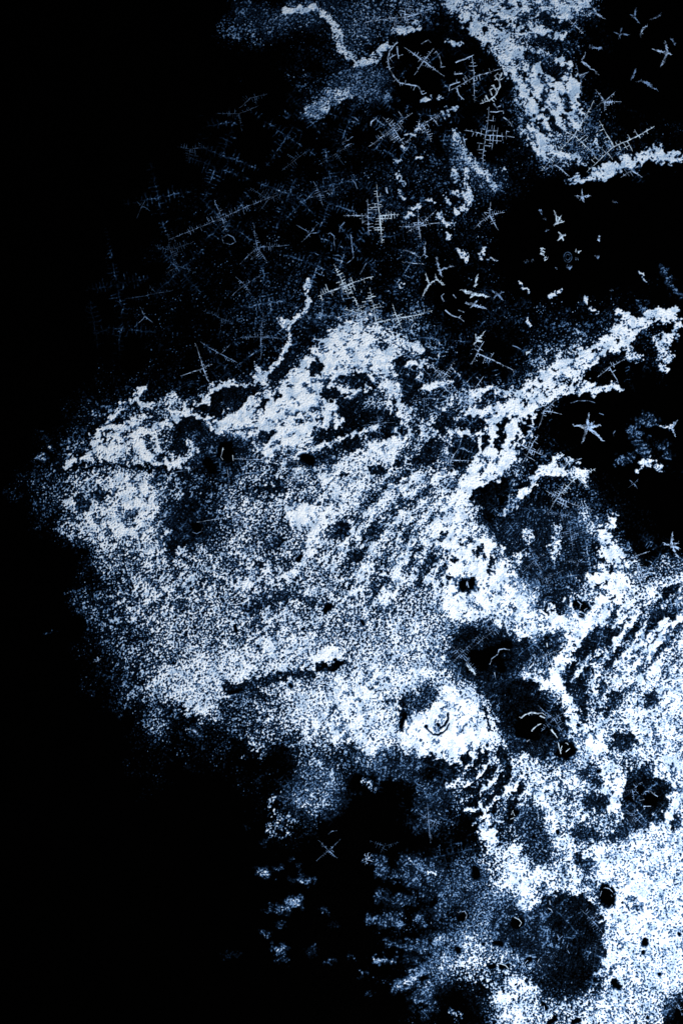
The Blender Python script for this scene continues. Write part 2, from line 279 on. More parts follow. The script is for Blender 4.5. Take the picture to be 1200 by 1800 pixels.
k(4,2.5,(1082,1732),(1086,1735)); k(5,3,(1081,1730),(1078,1726)); k(3,2,(1158,1712)); h(.35,14,10,(1155,1708)); k(3,2,(1192,1642)); h(.3,12,8,(1190,1640)); k(3,2,(1045,1722)); k(4,2,(955,1765),(958,1772)); k(5,2.5,(965,1798),(975,1790)); k(3,2,(1137,1788)); k(4,2,(1008,1796),(1016,1793)); h(.3,22,12,(1075,1775))
k(8,2.5,(905,1623),(912,1622)); k(7,2.5,(810,1612),(815,1608)); k(8,3,(835,1530),(836,1538)); h(.3,20,16,(835,1535)); k(5,2.5,(870,1658),(878,1658)); k(4,2.5,(880,1699),(890,1699)); k(4,2,(861,1700),(868,1698)); k(3,2,(849,1660)); k(4,3,(805,1672),(803,1668)); k(3,2,(902,1615)); k(4,2.5,(925,1690),(930,1686)); k(3,2,(945,1688)); k(3,2,(964,1600),(966,1600)); k(5,4,(742,1720),(746,1718)); k(5,3,(760,1588),(764,1585))
# the large dark patch low right and its mid-tone surround
d(.08,48,8,(985,1620),(1008,1640)); d(.08,44,8,(1010,1625),(1015,1680)); d(.12,30,10,(970,1680),(1000,1715)); d(.2,22,12,(985,1735),(1010,1720)); d(.08,12,5,(960,1590),(1020,1588)); h(.10,60,10,(1000,1650)); h(.34,40,20,(890,1640),(930,1660),(920,1615)); d(.12,26,12,(920,1650),(890,1620)); d(.2,14,8,(965,1740),(950,1710))
d(.0,28,12,(1195,1790)); h(.25,22,14,(1185,1770)); k(16,8,(1198,1780))
# muzzle mound
vein('rounded smooth white frost mound with a dark tick shaped crack, below the big black hollow',
  (1.22,54,22,((765,1275),(800,1275))), (1.05,22,12,((720,1285),(735,1310),(765,1320),(785,1330))), (1.0,22,10,((840,1270),(850,1290))), (1.0,14,10,((790,1335),(770,1330))))
k(1.0,1.4,(747,1275),(752,1283),(760,1290),(770,1292),(776,1288)); k(1.3,1.6,(786,1254),(786,1264),(781,1274),(772,1280)); k(2,1.5,(768,1272),(770,1275)); k(.8,1.2,(776,1288),(784,1282),(788,1272)); k(3,2,(748,1276))
d(.08,4,3,(710,1222),(725,1218)); d(.08,3,2,(708,1225),(711,1245),(708,1260),(703,1275),(704,1286)); k(3,2,(712,1254),(704,1276)); k(2.5,2,(855,1310)); d(.15,2.5,2,(852,1240),(854,1262),(862,1282),(866,1287)); d(.2,8,6,(672,1236),(680,1230)); d(.2,5,4,(676,1260)); d(.15,5,4,(655,1215),(648,1210)); d(.2,3,2,(625,1273)); d(.25,20,12,(720,1235),(750,1220)); 
# bright jaw
w(.95,20,12,(600,1230),(640,1220),(660,1260),(620,1280)); w(.95,16,12,(640,1270),(680,1290),(650,1310)); w(.85,18,14,(700,1190),(640,1190)); w(.8,16,12,(740,1180),(720,1200)); w(.9,12,10,(600,1210),(598,1260),(595,1290)); w(.85,10,10,(520,1215),(560,1220),(540,1290))
w(.8,20,14,(560,1245),(530,1255)); w(1.1,13,4,(570,1155),(585,1150),(583,1160)); w(1,6,4,(550,1160),(600,1140)) ; w(.75,26,14,(300,1200),(340,1215),(350,1230)); w(.8,30,20,(350,1200),(440,1170),(520,1150))
d(.1,8,5,(400,1210),(425,1208),(445,1197),(470,1195)); d(.12,7,4,(470,1193),(495,1188),(520,1185),(545,1185)); d(.06,6,4,(560,1172),(590,1170),(604,1165)); k(5,2,(592,1167),(600,1166)); k(3.5,2,(567,1172),(572,1170)); k(3,2,(493,1183)); k(3,3,(405,1218),(425,1213)); k(3,3,(510,1203),(512,1206)); h(.2,10,6,(480,1200),(430,1210)); d(.15,6,5,(440,1205),(460,1225)); d(.3,10,8,(440,1225),(400,1240))
# forehead speckle boundary below chin
d(.0,26,14,(610,1430),(640,1400),(700,1420)); d(0,26,16,(600,1450),(700,1480)); d(.02,14,8,(475,1340),(500,1340),(490,1330)); d(.03,14,8,(420,1315),(440,1350)); d(.0,30,18,(660,1540),(560,1520)); d(.05,20,12,(640,1380),(680,1378)); d(.1,14,8,(680,1335),(720,1340),(770,1345)); d(.08,16,8,(735,1345),(780,1360)); h(.4,7,6,(668,1330),(675,1350),(675,1360)); h(.3,22,16,(650,1335),(720,1345)); h(.25,30,22,(560,1370),(570,1400),(540,1400)); w(.33,26,18,(560,1330),(570,1370),(550,1400)); w(.4,10,10,(440,1290),(455,1320)); h(.2,20,20,(760,1400),(750,1440))
w(.45,6,6,(640,1370),(655,1385)); w(.4,10,9,(500,1440),(480,1460),(510,1445)); w(.5,5,4,(480,1400),(475,1415)); w(.4,8,7,(575,1405),(550,1420),(520,1400)); w(.5,4,3,(428,1330),(432,1330)); w(.5,3,3,(480,1425),(481,1430))
# whisker stripes
for p,r in ((((800,1355),(790,1365)),7),(((815,1335),(822,1328)),6),(((812,1350),(818,1340),(823,1330)),5),(((795,1345),(800,1350)),7),(((828,1358),(836,1340),(845,1325)),5),(((838,1335),(846,1322)),6),(((852,1320),(856,1335),(847,1345)),4),(((833,1372),(855,1360),(868,1350)),5),(((862,1352),(872,1345)),5),(((850,1375),(868,1358),(875,1345)),4),(((880,1320),(890,1340),(893,1360),(885,1375)),10),(((865,1400),(880,1375),(890,1360)),8),(((820,1390),(840,1385),(842,1400)),7),(((820,1412),(835,1412)),7),(((855,1395),(850,1415)),7),(((900,1395),(912,1380)),6),(((830,1435),(842,1428)),6),(((862,1425),(870,1412)),5),(((795,1370),(790,1372)),3),(((890,1440),(905,1425),(900,1410)),9),(((915,1350),(925,1360)),7),(((820,1450),(840,1440),(830,1460)),8),(((870,1464),(870,1458)),5),(((855,1480),(853,1475)),4),(((810,1435),(815,1470)),6)): d(.08,r*.8,3,*p)
for p in (((786,1380),(800,1373),(815,1362),(825,1342),(830,1330)),((813,1382),(825,1375),(850,1355),(860,1335)),((845,1395),(850,1385),(870,1365),(875,1345),(872,1335)),((858,1420),(870,1405),(890,1392),(915,1370)),((820,1423),(840,1418),(850,1405)),((890,1385),(905,1355),(925,1340)),((832,1448),(845,1438)),((868,1480),(855,1440),(845,1420)),((915,1365),(930,1380)),((812,1400),(813,1415))): w(1.0,3,2.5,*p)
w(.9,9,8,(850,1450),(860,1490)); w(.8,12,10,(940,1360),(920,1340)); w(.9,10,10,(945,1400),(960,1430),(965,1460)); w(.9,9,8,(975,1370),(960,1380))
# flank right streaks
for p in (((1200,1080),(1170,1110),(1140,1150),(1100,1180),(1075,1210)),((1200,1130),(1170,1150),(1140,1185),(1110,1200)),((1200,1015),(1170,1025),(1130,1050),(1105,1060)),((1120,1075),(1090,1120),(1060,1160),(1040,1170)),((1170,1090),(1130,1130),(1090,1160)),((1100,1060),(1080,1095),(1050,1100))): w(.95,4.5,4.5,*p)
w(.9,30,24,(1130,1260),(1180,1230)); w(.95,12,9,(1160,1330),(1190,1350)); w(1.0,12,8,(1180,1440),(1190,1400)); w(1.0,14,10,(1080,1370),(1070,1340),(1075,1410)); w(.9,20,16,(1140,1480),(1180,1500)); w(1.05,18,14,(1095,1540),(1120,1600),(1160,1640)); w(.95,14,12,(1080,1690),(1100,1640)); w(.9,22,14,(930,1530),(900,1540)); w(.95,16,10,(1050,1500),(1060,1530)); w(1.0,12,8,(900,1500),(920,1580)); w(.95,12,10,(885,1760),(905,1780)); w(.9,14,12,(925,1745),(905,1730))
d(.15,12,7,(1020,1225),(1018,1250)); d(.15,12,7,(1015,1210),(1010,1215)); d(.15,5,3,(1027,1265),(1029,1278)); d(.15,12,7,(1085,1307),(1105,1300)); d(.2,12,8,(1060,1245),(1080,1225)); d(.2,9,6,(1050,1225),(1060,1210)); d(.18,9,6,(1035,1355),(1025,1360)); d(.2,14,8,(1040,1410),(1055,1415)); d(.2,8,5,(1045,1375),(1053,1370)); d(.15,7,5,(1187,1450),(1190,1440)); d(.2,10,6,(1145,1225),(1140,1235)); d(.2,9,6,(1015,1505),(1030,1520)); d(.2,14,9,(1040,1465),(1020,1470)); d(.15,8,5,(1020,1515)); d(.25,22,14,(950,1500),(930,1440)); d(.2,12,7,(1083,1470),(1090,1463))
# lower middle fingers of thin blue frost
for v,r,p in ((.42,8,((735,1548),(745,1560),(750,1575))),(.4,7,((690,1583),(725,1580))),(.28,9,((668,1575),(700,1585))),(.3,9,((680,1605),(700,1605))),(.42,7,((650,1615),(675,1622),(700,1625))),(.5,7,((735,1615),(742,1620))),(.5,8,((755,1605),(775,1608))),(.5,8,((770,1595),(785,1590))),(.4,6,((685,1655),(735,1668))),(.5,5,((660,1688),(690,1688))),(.5,8,((695,1735),(715,1728),(735,1715))),(.5,7,((738,1705),(748,1700))),(.4,9,((740,1740),(755,1735),(750,1755))),(.4,8,((725,1760),(745,1745))),(.3,6,((745,1785),(760,1765))),(.45,6,((745,1655),(750,1665))),(.55,8,((760,1648),(780,1650))),(.5,8,((765,1660),(765,1680))),(.3,20,((740,1685),(770,1690),(770,1720))),(.3,18,((720,1520),(760,1535))),(.4,10,((670,1515),(672,1535))),(.4,6,((695,1540),(720,1550),(740,1562))),(.4,14,((800,1550),(780,1570),(800,1575))),(.35,30,((860,1590),(840,1640),(810,1660)))): h(v,r,r*.8,*p)
for v,r,p in ((.55,5,((720,1515),(735,1522),(755,1535),(765,1533))),(.5,7,((643,1512),(650,1508))),(.6,6,((770,1702),(785,1695),(780,1680))),(.6,12,((790,1690),(815,1690),(830,1720))),(.6,12,((825,1650),(840,1690),(845,1710))),(.5,7,((765,1650),(785,1648))),(.55,6,((700,1733),(720,1725),(735,1712))),(.5,6,((728,1760),(730,1755))),(.5,6,((750,1738),(755,1730))),(.55,7,((825,1555),(830,1548))),(.6,12,((850,1680),(850,1730))),(.5,4,((660,1685),(688,1688))),(.4,5,((635,1708),(645,1712)))): w(v*.85,r*.7,r*1.2,*p)
for p,r in ((((630,1600),(720,1598),(760,1605)),4),(((660,1645),(700,1650),(745,1640)),5),(((665,1670),(740,1680)),4),(((640,1705),(690,1710),(735,1690)),6),(((700,1560),(735,1570),(745,1590)),6),(((745,1550),(755,1575),(765,1590)),4),(((750,1610),(757,1640),(755,1680)),4),(((780,1750),(830,1750),(830,1790),(790,1790)),14),(((660,1745),(720,1775)),12),(((730,1628),(750,1630)),5),(((840,1730),(850,1745)),8)): d(.02,r*.6,r*1.6,*p)
w(.4,8,6,(800,1782),(805,1790))
# ferny texture of thin half grown crystals
f(0.44,90,60,(330,400),(460,330),(560,300)); f(0.55,60,50,(430,470),(560,440),(650,400)); f(0.39,60,50,(250,450),(240,540),(330,560)); f(0.65,50,40,(440,580),(560,520),(700,500)); f(0.44,50,40,(430,200),(520,250),(600,240))
f(.55,55,30,(660,240),(720,220),(760,250)); f(.6,40,25,(640,30),(720,25)); f(.5,30,20,(730,110),(830,140)); f(.55,35,20,(830,260),(870,240)); f(.7,35,20,(1030,250),(1090,240),(1110,270)); f(.6,30,15,(960,130),(1000,60),(950,80)); f(.5,20,10,(1060,180))
f(.45,40,30,(350,620),(420,620)); f(.75,55,25,(760,650),(820,680),(850,690)); f(.6,30,15,(640,740),(680,745),(700,690)); f(.5,25,15,(610,680)); f(.7,30,15,(815,790),(780,820)); f(.8,30,15,(940,740),(930,800),(905,820)); f(.8,35,15,(1000,860),(960,880),(1010,880))
f(.75,75,25,(930,930),(990,950),(950,1010)); f(.7,30,15,(960,1055)); f(.8,35,20,(1120,1000),(1140,990),(1180,1040)); f(.65,55,12,(820,1140),(860,1150),(880,1110)); f(.6,35,12,(960,1140)); f(.6,52,14,(940,1265)); f(.7,45,12,(1130,1405)); f(.5,55,12,(1000,1640),(1010,1690)); f(.5,30,20,(900,1640))
f(.4,40,20,(680,1340),(740,1350),(760,1430)); f(.35,30,25,(520,1390),(560,1410)); f(.35,40,25,(760,1440),(790,1500)); f(.6,40,20,(370,790),(440,810),(500,820)); f(.45,40,20,(330,930),(390,900),(420,940)); f(.6,30,20,(1040,630),(1080,650)); f(.5,60,30,(1020,1170),(1100,1110),(1160,1110)); f(.35,50,30,(830,560),(780,600)); f(.5,25,15,(1190,1780)); f(.4,30,20,(700,570),(640,540))
PATCH = [((465,1534),12,10,.62),((533,1547),16,9,.5),((515,1547),10,8,.3),((517,1585),12,13,.7),((497,1597),14,9,.55),((475,1598),14,7,.3),((494,1625),5,7,.35),((466,1643),8,5,.4),((491,1667),11,11,.62),((494,1687),12,7,.33),((548,1672),12,12,.2),((577,1690),8,7,.42),((396,1679),6,6,.25),((414,1677),8,6,.2),((573,1600),7,7,.3),((588,1626),9,8,.15),((526,1525),5,5,.25),((508,1510),5,5,.2),((490,1525),8,7,.25),((638,1710),9,5,.4),((615,1682),6,5,.25),((648,1745),6,4,.3),((645,1612),4,5,.3),((466,1480),6,7,.3),((492,1455),6,6,.42),((430,1451),4,4,.25),((505,1442),8,5,.35),((622,1396),4,4,.4),((70,1107-900+900),1,1,.0),((89,1110),6,3,.4),((172,1160),6,4,.75),((116,1042),4,2,.5),((143,1075),4,2,.5),((71,803),8,8,.6),((117,787),5,5,.6),((90,788),4,4,.6),((108,800),6,4,.45),((77,770),3,12,.25),((74,762),3,4,.4),((345,1283),10,5,.3),((350,1295),6,6,.3)]
for (x,y),a,b,v in PATCH:
    h(v*.75,min(a,b)*.55,min(a,b)*.7,(x-(a-min(a,b)*.5),y),(x+(a-min(a,b)*.5),y)); w(v*.7,min(a,b)*.35,min(a,b)*.8,(x-(a-min(a,b)*.5),y),(x+(a-min(a,b)*.5),y)) if v>0 else None

def polydist(pts, x0, x1, y0, y1, X, Y):
    best = None
    if len(pts) == 1: pts = (pts[0], (pts[0][0]+.01, pts[0][1]))
    for (ax, ay), (bx, by) in zip(pts[:-1], pts[1:]):
        dx, dy = bx-ax, by-ay; L = dx*dx+dy*dy + 1e-6
        t = np.clip(((X-ax)*dx+(Y-ay)*dy)/L, 0, 1)
        q = np.hypot(X-ax-t*dx, Y-ay-t*dy)
        best = q if best is None else np.minimum(best, q)
    return best

for x,y,r in ((1003,705-60,3),(985,662,4),(1020,640,3),(960,690,3),(940,684,3),(1045,618,4),(1068,628,5),(998,672,4),(1035,663,4),(920,712,3),(1085,600,3),(1140,562,3),(975,650,3),(952,668,3),(1012,625,3)): d(.1,r*.7,2.5,(x-r*.6,y+r*.3),(x+r*.6,y-r*.3))
h(.62,3,5,(985,665),(1010,645),(1040,632)); NMAIN = len(S)
# the long strands, laid over bays and hollows so that they run through
LATE = {}
def late(i, v, r, s, *p): LATE[len(S)] = i; S.append(('w', v, r, s, p))
late(7, 1.0,3.2,3,(117,818),(138,806),(158,795),(176,786),(205,777),(240,766),(276,754),(305,733),(329,722),(346,730),(367,739),(375,751))
late(7, 1.05,5,4,(375,751),(405,739),(434,713),(469,692),(499,675),(528,645),(563,616))
late(7, 1.05,6,4,(380,748),(420,742),(460,725),(500,705),(540,690),(575,665),(590,640))
late(6, 1.05,10,6,(563,618),(600,600),(640,605),(668,622)); late(6, 1.0,4,4,(663,604),(686,639),(698,680),(700,710),(705,735)); late(6, .95,5,5,(645,630),(668,660),(680,690),(685,720)); late(6, .95,3,3,(563,680),(587,678),(622,689),(645,682)); late(6, .9,3,3,(600,655),(640,650),(660,665))
late(9, .95,2,2.5,(158,795),(163,775),(170,763),(185,750),(199,733),(206,722),(211,710),(235,704),(241,690),(243,681)); late(9, .95,2.2,2.5,(243,704),(264,716),(280,706),(293,698),(308,704),(318,712)); late(9, .95,2.4,2.5,(323,713),(345,708),(364,704),(372,690),(375,683),(395,676),(411,675),(430,678),(446,675),(465,662),(481,645))
late(9, .9,2,2.5,(200,765),(215,752),(232,745),(250,740)); late(9, .9,2,2.5,(305,733),(300,715),(300,700)); late(9, .85,2,2,(318,735),(335,708))
late(5, 1.0,2.6,2.2,(481,645),(498,622),(510,604),(509,590),(505,572),(520,560),(537,548),(540,528),(538,508))
late(7, 1.0,3,3,(240,770),(246,790),(252,804),(276,815),(317,815),(337,800)); late(8, 1.0,4,4,(375,751),(410,763),(440,765)); late(8, 1.0,6,5,(470,786),(487,770),(528,755),(563,745),(590,735)); late(8, .95,3.5,3.5,(500,810),(545,790),(590,775),(630,760),(665,750)); late(8, .9,3,3,(440,700),(470,690),(480,715))
late(13, 1.1,7,4,(868,738),(862,765),(862,790),(845,815),(825,845),(808,875)); late(13, 1.1,7,4,(905,725),(898,755),(890,788),(875,815),(855,835)); late(13, 1.0,3.5,3,(925,715),(938,735),(930,765),(910,795),(890,820)); late(13, 1.0,2.6,2.5,(845,755),(843,780),(838,805),(825,820)); late(13, 1.0,2.6,2.5,(800,735),(822,730),(845,722)); late(13,1.0,3,3,(800,755),(830,765),(845,760))
late(14, 1.1,4,3,(884,905),(898,884),(915,868),(930,858),(938,842),(948,828),(965,824),(985,830),(1005,834),(1022,830))
late(15, 1.0,4,4,(880,965),(875,990),(883,1015)); late(15, 1.0,4,5,(790,880),(770,905),(768,930)); 
late(18, 1.0,5,5,(1062,940),(1072,970),(1086,1000),(1080,1030),(1055,1065),(1030,1095),(1005,1125))
late(19, 1.0,6,5,(1005,1130),(992,1165),(970,1195),(985,1215),(1000,1245),(1030,1285),(1048,1310))
late(12, 1.1,9,5,(562,905),(558,935),(548,955),(540,972)); late(12, .9,4,4,(540,972),(528,995),(505,1010),(480,1018))
for p in (((704,903),(675,935),(651,968),(640,1000),(633,1027),(610,1048)),((690,870),(655,895),(628,925),(600,960),(585,1000)),((755,900),(730,930),(712,965),(700,1010),(695,1050)),((735,830),(700,850),(665,880),(640,905)),((660,810),(625,830),(595,850),(575,880)),((800,830),(760,840),(735,855)),((620,1040),(600,1060),(585,1050),(570,1035)),((720,760),(690,790),(655,805)),((830,900),(800,925))): S.append(('w', .92, 2.6, 4, p))
for p in (((1200,1078),(1175,1098),(1150,1130),(1128,1160)),((1195,1115),(1160,1150),(1135,1185)),((1110,1085),(1092,1115),(1065,1150),(1048,1175)),((1130,1100),(1105,1140),(1080,1165)),((1160,1045),(1130,1062),(1105,1075),(1085,1100)),((1050,1180),(1040,1210),(1055,1240)),((1090,1180),(1070,1205),(1060,1235)),((1005,1195),(1030,1160),(1060,1140)),((1050,1325),(1060,1350),(1068,1390))): S.append(('w', .92, 2.6, 3.5, p))
for p in (((150,868),(175,850),(210,840),(245,848),(266,872),(270,905),(250,935),(215,945)),((185,885),(200,868),(225,862),(245,875)),((140,905),(165,925),(190,935))): S.append(('w', .9, 3, 5, p))
def build_field():
    # warped coordinates give every painted edge its ragged outline
    WX = PX + 3.3*fnoise(5, 36, 1.3); WY = PY + 3.3*fnoise(5, 36, 1.3)
    G = np.array([[int(c) for c in r] for r in GRID], np.float32)/10
    G = np.pad(G, 1, mode='edge')
    gx = np.clip(WX + 14*gblur(60), 0, FW-1)/50 + .5; gy = np.clip(WY + 14*gblur(60), 0, FH-1)/50 + .5
    ix = np.floor(gx).astype(int); iy = np.floor(gy).astype(int)
    ix = np.clip(ix, 0, G.shape[1]-2); iy = np.clip(iy, 0, G.shape[0]-2); tx = gx-ix; ty = gy-iy
    C = (G[iy, ix]*(1-tx)+G[iy, ix+1]*tx)*(1-ty) + (G[iy+1, ix]*(1-tx)+G[iy+1, ix+1]*tx)*ty
    Hz = np.clip(C-.06, 0, 1)*.31
    ID = np.full(C.shape, -1, np.int32); vid = {}
    for n, (a, b, _) in enumerate(VEINS):
        for q in range(a, b): vid[q] = n
    vid.update(LATE)
    solid = np.zeros_like(C); K = np.zeros_like(C); FM = np.zeros_like(C)
    for n, (mode, v, r, s, pts) in enumerate(S):
        if mode in 'k': WXX, WYY, wa = WX, WY, .35
        else: WXX, WYY, wa = WX, WY, 1.0
        if mode == 'k' and r < 4.5: wa = .12
        if mode == 'w' and n < NMAIN and r < 9: r, s = r*.85, s*.85
        if mode == 'w' and r < 6: wa = .7
        R = r+s+16
        x0 = max(0, int((min(p[0] for p in pts)-R)/ST)); x1 = min(GX, int((max(p[0] for p in pts)+R)/ST)+2)
        y0 = max(0, int((min(p[1] for p in pts)-R)/ST)); y1 = min(GY, int((max(p[1] for p in pts)+R)/ST)+2)
        if x1 <= x0 or y1 <= y0: continue
        sl = (slice(y0, y1), slice(x0, x1))
        X = PX[sl] + (WXX[sl]-PX[sl])*wa; Y = PY[sl] + (WYY[sl]-PY[sl])*wa
        q = polydist(pts, x0, x1, y0, y1, X, Y)
        m = 1 - sstep(r-s*.5, r+s, q)
        if mode == 'w':
            C[sl] = np.maximum(C[sl], v*m + C[sl]*(1-m)); solid[sl] = np.maximum(solid[sl], m*min(1, max(0, v-.75)/.35))
            if n in vid: ID[sl][m > .45] = vid[n]
        elif mode == 'd':
            C[sl] = np.minimum(C[sl], v*m + C[sl]*(1-m)); solid[sl] *= 1-m; Hz[sl] = np.minimum(Hz[sl], (.04+v*.9)*m + Hz[sl]*(1-m))
            ID[sl][m > .6] = -1
        elif mode == 'h':
            Hz[sl] = np.maximum(Hz[sl], v*m + Hz[sl]*(1-m))
        elif mode == 'f': FM[sl] = np.maximum(FM[sl], v*m)
        else: K[sl] = np.maximum(K[sl], m)
    # grain: fine speckle, coarser blotches, and streaks that follow the flow of the frost
    F = fnoise(2.7, 12, .5); F2 = fnoise(3.0, 26, .9); M = fnoise(5, 50, 1.5); Bg = fnoise(12, 90, 1.2)
    vx, vy = flow_field(); A1 = smear(fnoise(3.2, 16, .6), vx, vy, 4); A2 = smear(fnoise(5, 34, 1.1), vx, vy, 11)
    fl = np.exp(-(((PX-690)/150)**2 + ((PY-920)/170)**2)) ; fr = sstep(1020, 1090, PX)*sstep(1010, 1080, PY)*(1-sstep(1250, 1330, PY))
    crown = np.exp(-(((PX-470)/170)**2+((PY-710)/70)**2)); topr = sstep(420, 250, PY)
    blot = np.clip(solid*.7 + .35*topr + .5*crown + .3*fr + .25*fl + .55*np.exp(-(((PX-780)/110)**2+((PY-760)/110)**2)), 0, 1)
    sparse = 1 - sstep(.05, .3, C)
    wF, wG, wM, wB, wA, wR = 1.0 - .45*blot, .62 - .2*blot, .42 + .45*blot*(1-.5*sparse), .24+.15*blot, .24+.12*fl, .14+.24*fl+.26*fr+.18*blot
    slow = gblur(110); wF = wF*np.exp(.35*slow)
    N = (wF*F + wG*F2 + wM*M + wB*Bg + wA*A1 + wR*A2)/np.sqrt(wF**2+wG**2+wM**2+wB**2+wA**2+wR**2)
    U = .5*(1+np.tanh(.8*N))                      # ~uniform 0..1
    # lace: thin branching strands between the bays, drawn out along the flow on the cheek and the right flank
    def ridge(n, w_): return np.clip(1-np.abs(n)/w_, 0, 1)
    l0 = np.maximum(ridge(fnoise(4, 20, 1.2), .24)*.8, ridge(fnoise(5, 36, 1.5), .18)); l1 = ridge(smear(fnoise(5, 36, 1.5), vx, vy, 9), .24); l2 = l1
    zone = sstep(.12, .3, C)*(1-sstep(.72, .95, C))
    fl2 = np.clip(fl*1.3, 0, 1); fr2 = np.clip(fr, 0, 1)
    lace = np.maximum(l0*(1-fl2)*(1-fr2)*.9, l1*(.55+.45*np.maximum(fl2, fr2)))
    lz = np.clip(.52 + .45*blot + .25*topr + .5*crown + .6*fr + .45*fl, 0, 1)*zone
    cov = C + .045*sstep(.02, .3, C) - .07*lz + .62*lace*lz
    cov = np.where(cov > .83, .83 + (cov-.83)*.36, cov)
    soft = .25 + .14*(1-solid)
    Hh = np.clip((cov*1.0 - U)/soft + .34*sstep(.05, .6, C)*(1-.45*solid), 0, 1)
    Hh *= sstep(.0, .10, C)
    # peak height varies: thin grains where the frost is sparse, thick where it is solid
    peak = (.62 + .38*sstep(.10, .42, C))*(1 - .08*sstep(520, 250, PY) - .03*sstep(900, 650, PY)); Hh = Hh*peak  # lowered towards the top: light falloff painted in through the height colour ramp
    fine = fnoise(2.4, 7, .2)
    Hh *= 1 - .13*np.clip(fine+.6, 0, 2.5)*(.6+.4*(1-solid))
    Hh *= 1 - .085*np.clip(fnoise(8, 60, 1.2)+.3, 0, 2)
    spk = fnoise(3.0, 9, .2); clump = sstep(-.2, 1.6, fnoise(7, 80, 1.1))
    Hh = np.maximum(Hh, np.clip((spk-2.75+1.45*clump)*1.6, 0, 1)*(.22+.5*clump)*sstep(.03, .14, C)*(1-sstep(.3, .5, C)))
    # fine comb texture of half-grown ferns in the thin frost
    hatch = np.zeros_like(C); cells = rng.random((300, 2))*[FW, FH]; ang = rng.choice([.35, -.2, .9, -.75, .1, .6], 300)
    best = np.full(C.shape, 1e9, np.float32); idx = np.zeros(C.shape, np.int32)
    for c, (cx, cy) in enumerate(cells):
        y0, y1 = max(0, int((cy-150)/ST)), min(GY, int((cy+150)/ST)); x0, x1 = max(0, int((cx-150)/ST)), min(GX, int((cx+150)/ST))
        q = (PX[y0:y1, x0:x1]-cx)**2 + (PY[y0:y1, x0:x1]-cy)**2
        u = q < best[y0:y1, x0:x1]; best[y0:y1, x0:x1][u] = q[u]; idx[y0:y1, x0:x1][u] = c
    a = ang[idx]; cxx = cells[idx, 0]; cyy = cells[idx, 1]
    lx = (PX+.25*(WX-PX)-cxx)*np.cos(a)+(PY+.25*(WY-PY)-cyy)*np.sin(a); ly = -(PX+.25*(WX-PX)-cxx)*np.sin(a)+(PY+.25*(WY-PY)-cyy)*np.cos(a)
    arm_x = np.abs(lx) > np.abs(ly)
    al = np.where(arm_x, lx, ly); ac = np.abs(np.where(arm_x, ly, lx)); aa = np.abs(al)
    per = rng.choice([5.5, 6.5, 8.0], len(cells))[idx]
    tooth = np.floor(al/per).astype(int)
    hsh = np.abs(np.sin((tooth*12.9898+idx*78.233+np.where(ly*lx > 0, 3.1, 0)))*43758.5453) % 1
    tl = (4+16*hsh)*np.clip(1.25-aa/70, .2, 1)
    ph = np.abs(al/per-tooth-.5)*per
    teeth = np.clip(1.5-ph*1.25, 0, 1)*(ac < tl)*(.45+.55*hsh)
    spine = np.clip(1.6-ac, 0, 1)*(aa < 62)
    ferns = np.maximum(teeth, spine)*np.clip(.62+.45*M, 0, 1.15)
    hatch = np.clip(np.sin(al*2*math.pi/per)+.2, 0, 1)
    hz = np.clip(Hz-.02, 0, 1)*np.exp(-.75 + .55*F2 + .34*M + .15*A1 + .55*fnoise(2.4, 7, .2))*(.65+.8*hatch)
    hz = np.clip(hz, 0, .55)
    Hh = np.maximum(Hh, hz)
    Hh = np.maximum(Hh, FM*ferns*(.85+.3*F)*.9)
    Hh = Hh*(1-K)
    return np.clip(Hh, 0, 1.0), ID, solid, C
# ---------------------------------------------------------------- materials
def lin(c): return tuple((v/255/12.92 if v/255 <= .04045 else ((v/255+.055)/1.055)**2.4) for v in c)
ZMAX = .055
def frost_material():
    m = bpy.data.materials.new('frost'); m.use_nodes = True; nt = m.node_tree; N = nt.nodes; L = nt.links
    bs = N['Principled BSDF']; bs.inputs['Roughness'].default_value = .75; bs.inputs['Specular IOR Level'].default_value = 0.0
    tc = N.new('ShaderNodeTexCoord'); sp = N.new('ShaderNodeSeparateXYZ'); L.new(tc.outputs['Object'], sp.inputs[0])
    nz = N.new('ShaderNodeTexNoise'); nz.inputs['Scale'].default_value = 34; nz.inputs['Detail'].default_value = 4; L.new(tc.outputs['Object'], nz.inputs['Vector'])
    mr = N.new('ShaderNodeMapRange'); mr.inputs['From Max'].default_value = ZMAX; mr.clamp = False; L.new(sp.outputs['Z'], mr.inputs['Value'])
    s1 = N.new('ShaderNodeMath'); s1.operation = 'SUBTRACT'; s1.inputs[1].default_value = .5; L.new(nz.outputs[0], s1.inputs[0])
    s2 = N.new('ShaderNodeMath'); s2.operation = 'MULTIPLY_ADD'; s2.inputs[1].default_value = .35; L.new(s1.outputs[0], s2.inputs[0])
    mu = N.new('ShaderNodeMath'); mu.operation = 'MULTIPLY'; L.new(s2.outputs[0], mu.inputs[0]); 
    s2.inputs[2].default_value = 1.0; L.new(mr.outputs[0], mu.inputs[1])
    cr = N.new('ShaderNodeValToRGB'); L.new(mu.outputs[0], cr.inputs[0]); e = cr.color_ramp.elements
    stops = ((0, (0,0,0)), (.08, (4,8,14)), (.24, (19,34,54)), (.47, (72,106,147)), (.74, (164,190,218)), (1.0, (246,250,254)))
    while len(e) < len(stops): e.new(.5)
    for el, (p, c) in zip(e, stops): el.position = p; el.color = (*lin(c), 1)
    L.new(cr.outputs[0], bs.inputs['Base Color'])
    return m
